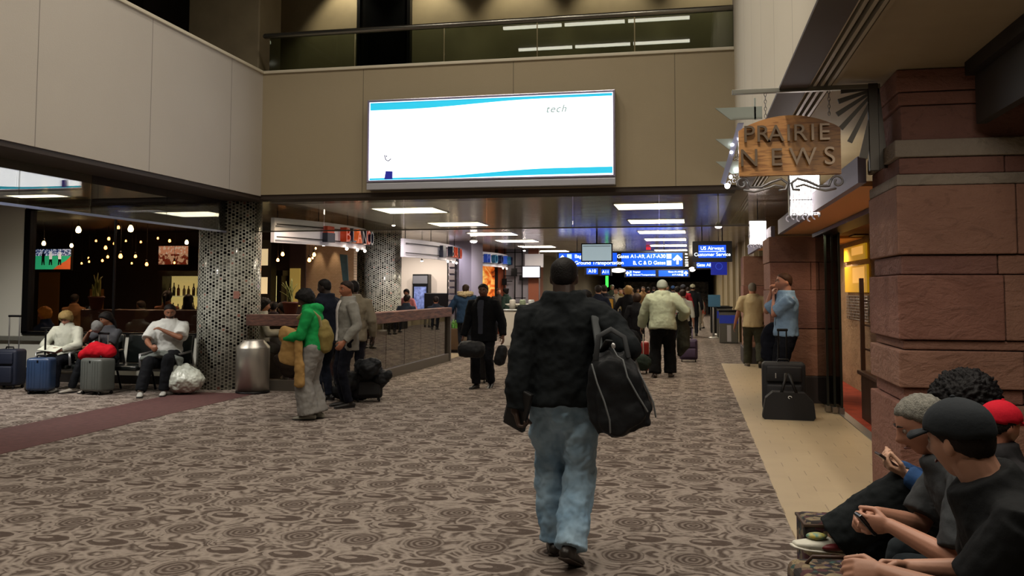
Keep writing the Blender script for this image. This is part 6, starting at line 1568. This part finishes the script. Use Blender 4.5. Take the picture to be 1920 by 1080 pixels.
b = bm_new(); q = pd(1170, 640, 10.2); tube(b, [q + V((-.2, 0, -.02)), q + V((.1, 0, .02))], [(.12, .14), (.1, .12)], 12); worldobj('carry_bag', 'black bag beyond the duffel with a pink scarf tied to it', 'bag', b, cloth('121316'), .014, .05)
b = bm_new(); q = pd(1185, 635, 10.0); tube(b, [q + V((-.03, 0, .05)), q + V((0, 0, .0)), q + V((.02, 0, -.08))], [.02, .03, .02], 10); worldobj('scarf', 'pink and white scarf tied to the black bag beyond the duffel', 'scarf', b, cloth('c890a0', c2='e0d8d4', sc=20), .008, .02)
# seats on the left
VY = mat('black_vinyl', '1a1f1e', .3, c2='141817', sc=4, coat=.3)
def lounge(x, lab):
    t = thing('waiting_seat', lab, 'seat', (x, 12.45, 0), pi, 'black vinyl waiting seats on the left')
    obj('seat', bx(-.27, .27, -.22, .27, .33, .41, .03, segs=3), VY, t, smooth=True)
    M = Matrix.Translation((0, -.26, .41)) @ Matrix.Rotation(radians(8), 4, 'X')
    obj('backrest', box(bm_new(), -.27, .27, -.035, .035, 0, .46, .025, M=M, segs=3), VY, t, smooth=True)
    for s in (-1, 1):
        obj('armrest', tb([(s * .3, .22, .40), (s * .3, .24, .58), (s * .3, -.20, .62), (s * .3, -.26, .40)], [(.012, .02)] * 4, 8), ALU, t, smooth=True)
    obj('leg', tb([(-.29, .15, 0), (-.29, .05, .33)], .018, 8), BLACKM, t); obj('leg', tb([(-.29, -.22, 0), (-.29, -.1, .33)], .018, 8), BLACKM, t)
    return t
xs_ = [-9.92, -9.30, -8.68, -8.06]; nm_ = ['under the blond person in the white blouse', 'under the black haired person with the red bag', 'standing empty between two sitting people', 'under the bearded person in the white t shirt']
p0 = lounge(xs_[0], 'black vinyl seat ' + nm_[0])
for x, n_ in zip(xs_[1:], nm_[1:]): dup(p0, (x, 12.45, 0), pi, 'black vinyl seat ' + n_)
# white plastic sack
b = bm_new(); q = G0(356, 736); c = q + V((.0, -.20, .21)); r = random.Random(2)
ell(b, c, (.34, .25, .205), 24); ell(b, c + V((-.02, 0, .12)), (.22, .18, .12), 18)
for i in range(9): a = r.uniform(0, 6.28); tube(b, [c + V((.05, 0, .22)), c + V((.18 * cos(a), .14 * sin(a) - .06, .12)), c + V((.32 * cos(a), .23 * sin(a), -.04))], [.015, .02, .012], 8)
o = worldobj('plastic_sack', 'bulging white plastic sack on the floor beside the near mosaic column', 'sack', b, mat('white_plastic', 'c8cec4', .28, bump=.9, bs=9, coat=.4), .010, .07, dscale=.12, sm=2)
# trash can
q = G0(466, 738); t = thing('trash_can', 'brushed steel cylindrical trash can with a sloped top beside the near mosaic column', 'trash can', (q.x, q.y + .13, 0))
R_ = .248
obj('body', lathe([(0, .03), (R_, .03), (R_, .69), (R_ - .004, .70), (0, .70)], 48), mat('can_steel', 'c4c0b8', .34, metal=.85, bump=.10, bs=10, stretch=(40, 40, .2)), t)
obj('domed_top', lathe([(R_, .701), (R_ * .98, .715), (R_ * .66, .80), (R_ * .64, .81), (R_ * .5, .812), (R_ * .5, .79), (0, .79)], 48), MATS['can_steel'], t)
obj('base_ring', lathe([(0, 0), (R_ + .01, 0), (R_ + .01, .03), (0, .03)], 48), BLACKM, t)
# ------------------------------------------------------------------ lights
WARM = (1, .90, .76); NEU = (1, .95, .88)
# long fluorescent fixtures under the atrium roof
FLM = mat('atrium_tube', 'fff8e8', .5, emit=9)
for yy, lab in ((2.05, 'rear'), (-.2, 'front')):
    for i in range(3):
        a = -5.1 + i * 1.75
        o = obj('linear_ceiling_light', bx(a, a + 1.65, yy - .05, yy + .05, 8.93, 9.0), FLM)
        tag(o, 'long slim fluorescent light on the atrium ceiling, %s row' % lab, 'ceiling light', 'linear lights on the atrium ceiling')
for yy in (.6, 3.6, 6.6, 9.6):
    for xx in (-5.2, -3.6, -2.0, -.4): spot('atrium_fill', (xx, yy, 8.9), (0, 0, 0), 190, 140, WARM, .9, .12)  # unseen spots added overhead as general light for the atrium
for x in (-6.45, -4.75, -3.05, -1.35, .35): spot('upper_downlight', (x, 15.15, 7.9), (radians(6), 0, 0), 150, 80, (1, .88, .6), .6, .06)
for xx in (-11.2, -9.7, -8.3): spot('seating_fill', (xx, 10.3, 3.04), (radians(12), 0, 0), 170, 140, NEU, .8, .08)  # added fill that brightens the left seats and white wall
for yy in (8.3, 10.2, 12.1): spot('shop_front_fill', (1.62, yy, 2.38), (0, 0, 0), 22, 150, (1, .76, .48), .6, .03)  # added fill under the soffit, no lamps belong to this shop front
area('shop_fill', (3.3, 12, 2.40), (0, 0, 0), 1.2, 4, 55, (1, .80, .55))  # unseen area fill added inside the shop
spot('shop_sign_fill', (.1, 2.6, 6.0), (radians(50), 0, radians(-14)), 260, 26, WARM, .7, .1)  # added spot aimed at the wooden sign to brighten it
area('right_seating_fill', (1.5, 3.6, 3.05), (0, 0, 0), .8, 2.5, 50, WARM)  # added fill over the right bench and stone pier
spot('shop_fill_rear', (2.3, 15.6, 2.39), (0, 0, 0), 70, 150, (1, .8, .55), .6, .05)  # added fill where the inner wall blocks the other shop lamp
area('right_cove_light', (1.5, 10.8, 2.64), (pi, 0, 0), .3, 4, 9, (1, .9, .7))
w = bpy.data.worlds.new('world'); SC.world = w; w.use_nodes = True
w.node_tree.nodes['Background'].inputs[0].default_value = (.9, .9, 1, 1); w.node_tree.nodes['Background'].inputs[1].default_value = .02
bake_all()
SC.view_settings.view_transform = 'Standard'; SC.view_settings.look = 'None'; SC.view_settings.exposure = 0.0; SC.view_settings.gamma = 1
SC.view_settings.use_curve_mapping = False
SC.cycles.use_denoising = True; SC.cycles.max_bounces = 7; SC.cycles.diffuse_bounces = 3; SC.cycles.transparent_max_bounces = 16
SC.cycles.sample_clamp_indirect = 4; SC.cycles.caustics_reflective = False; SC.cycles.caustics_refractive = False
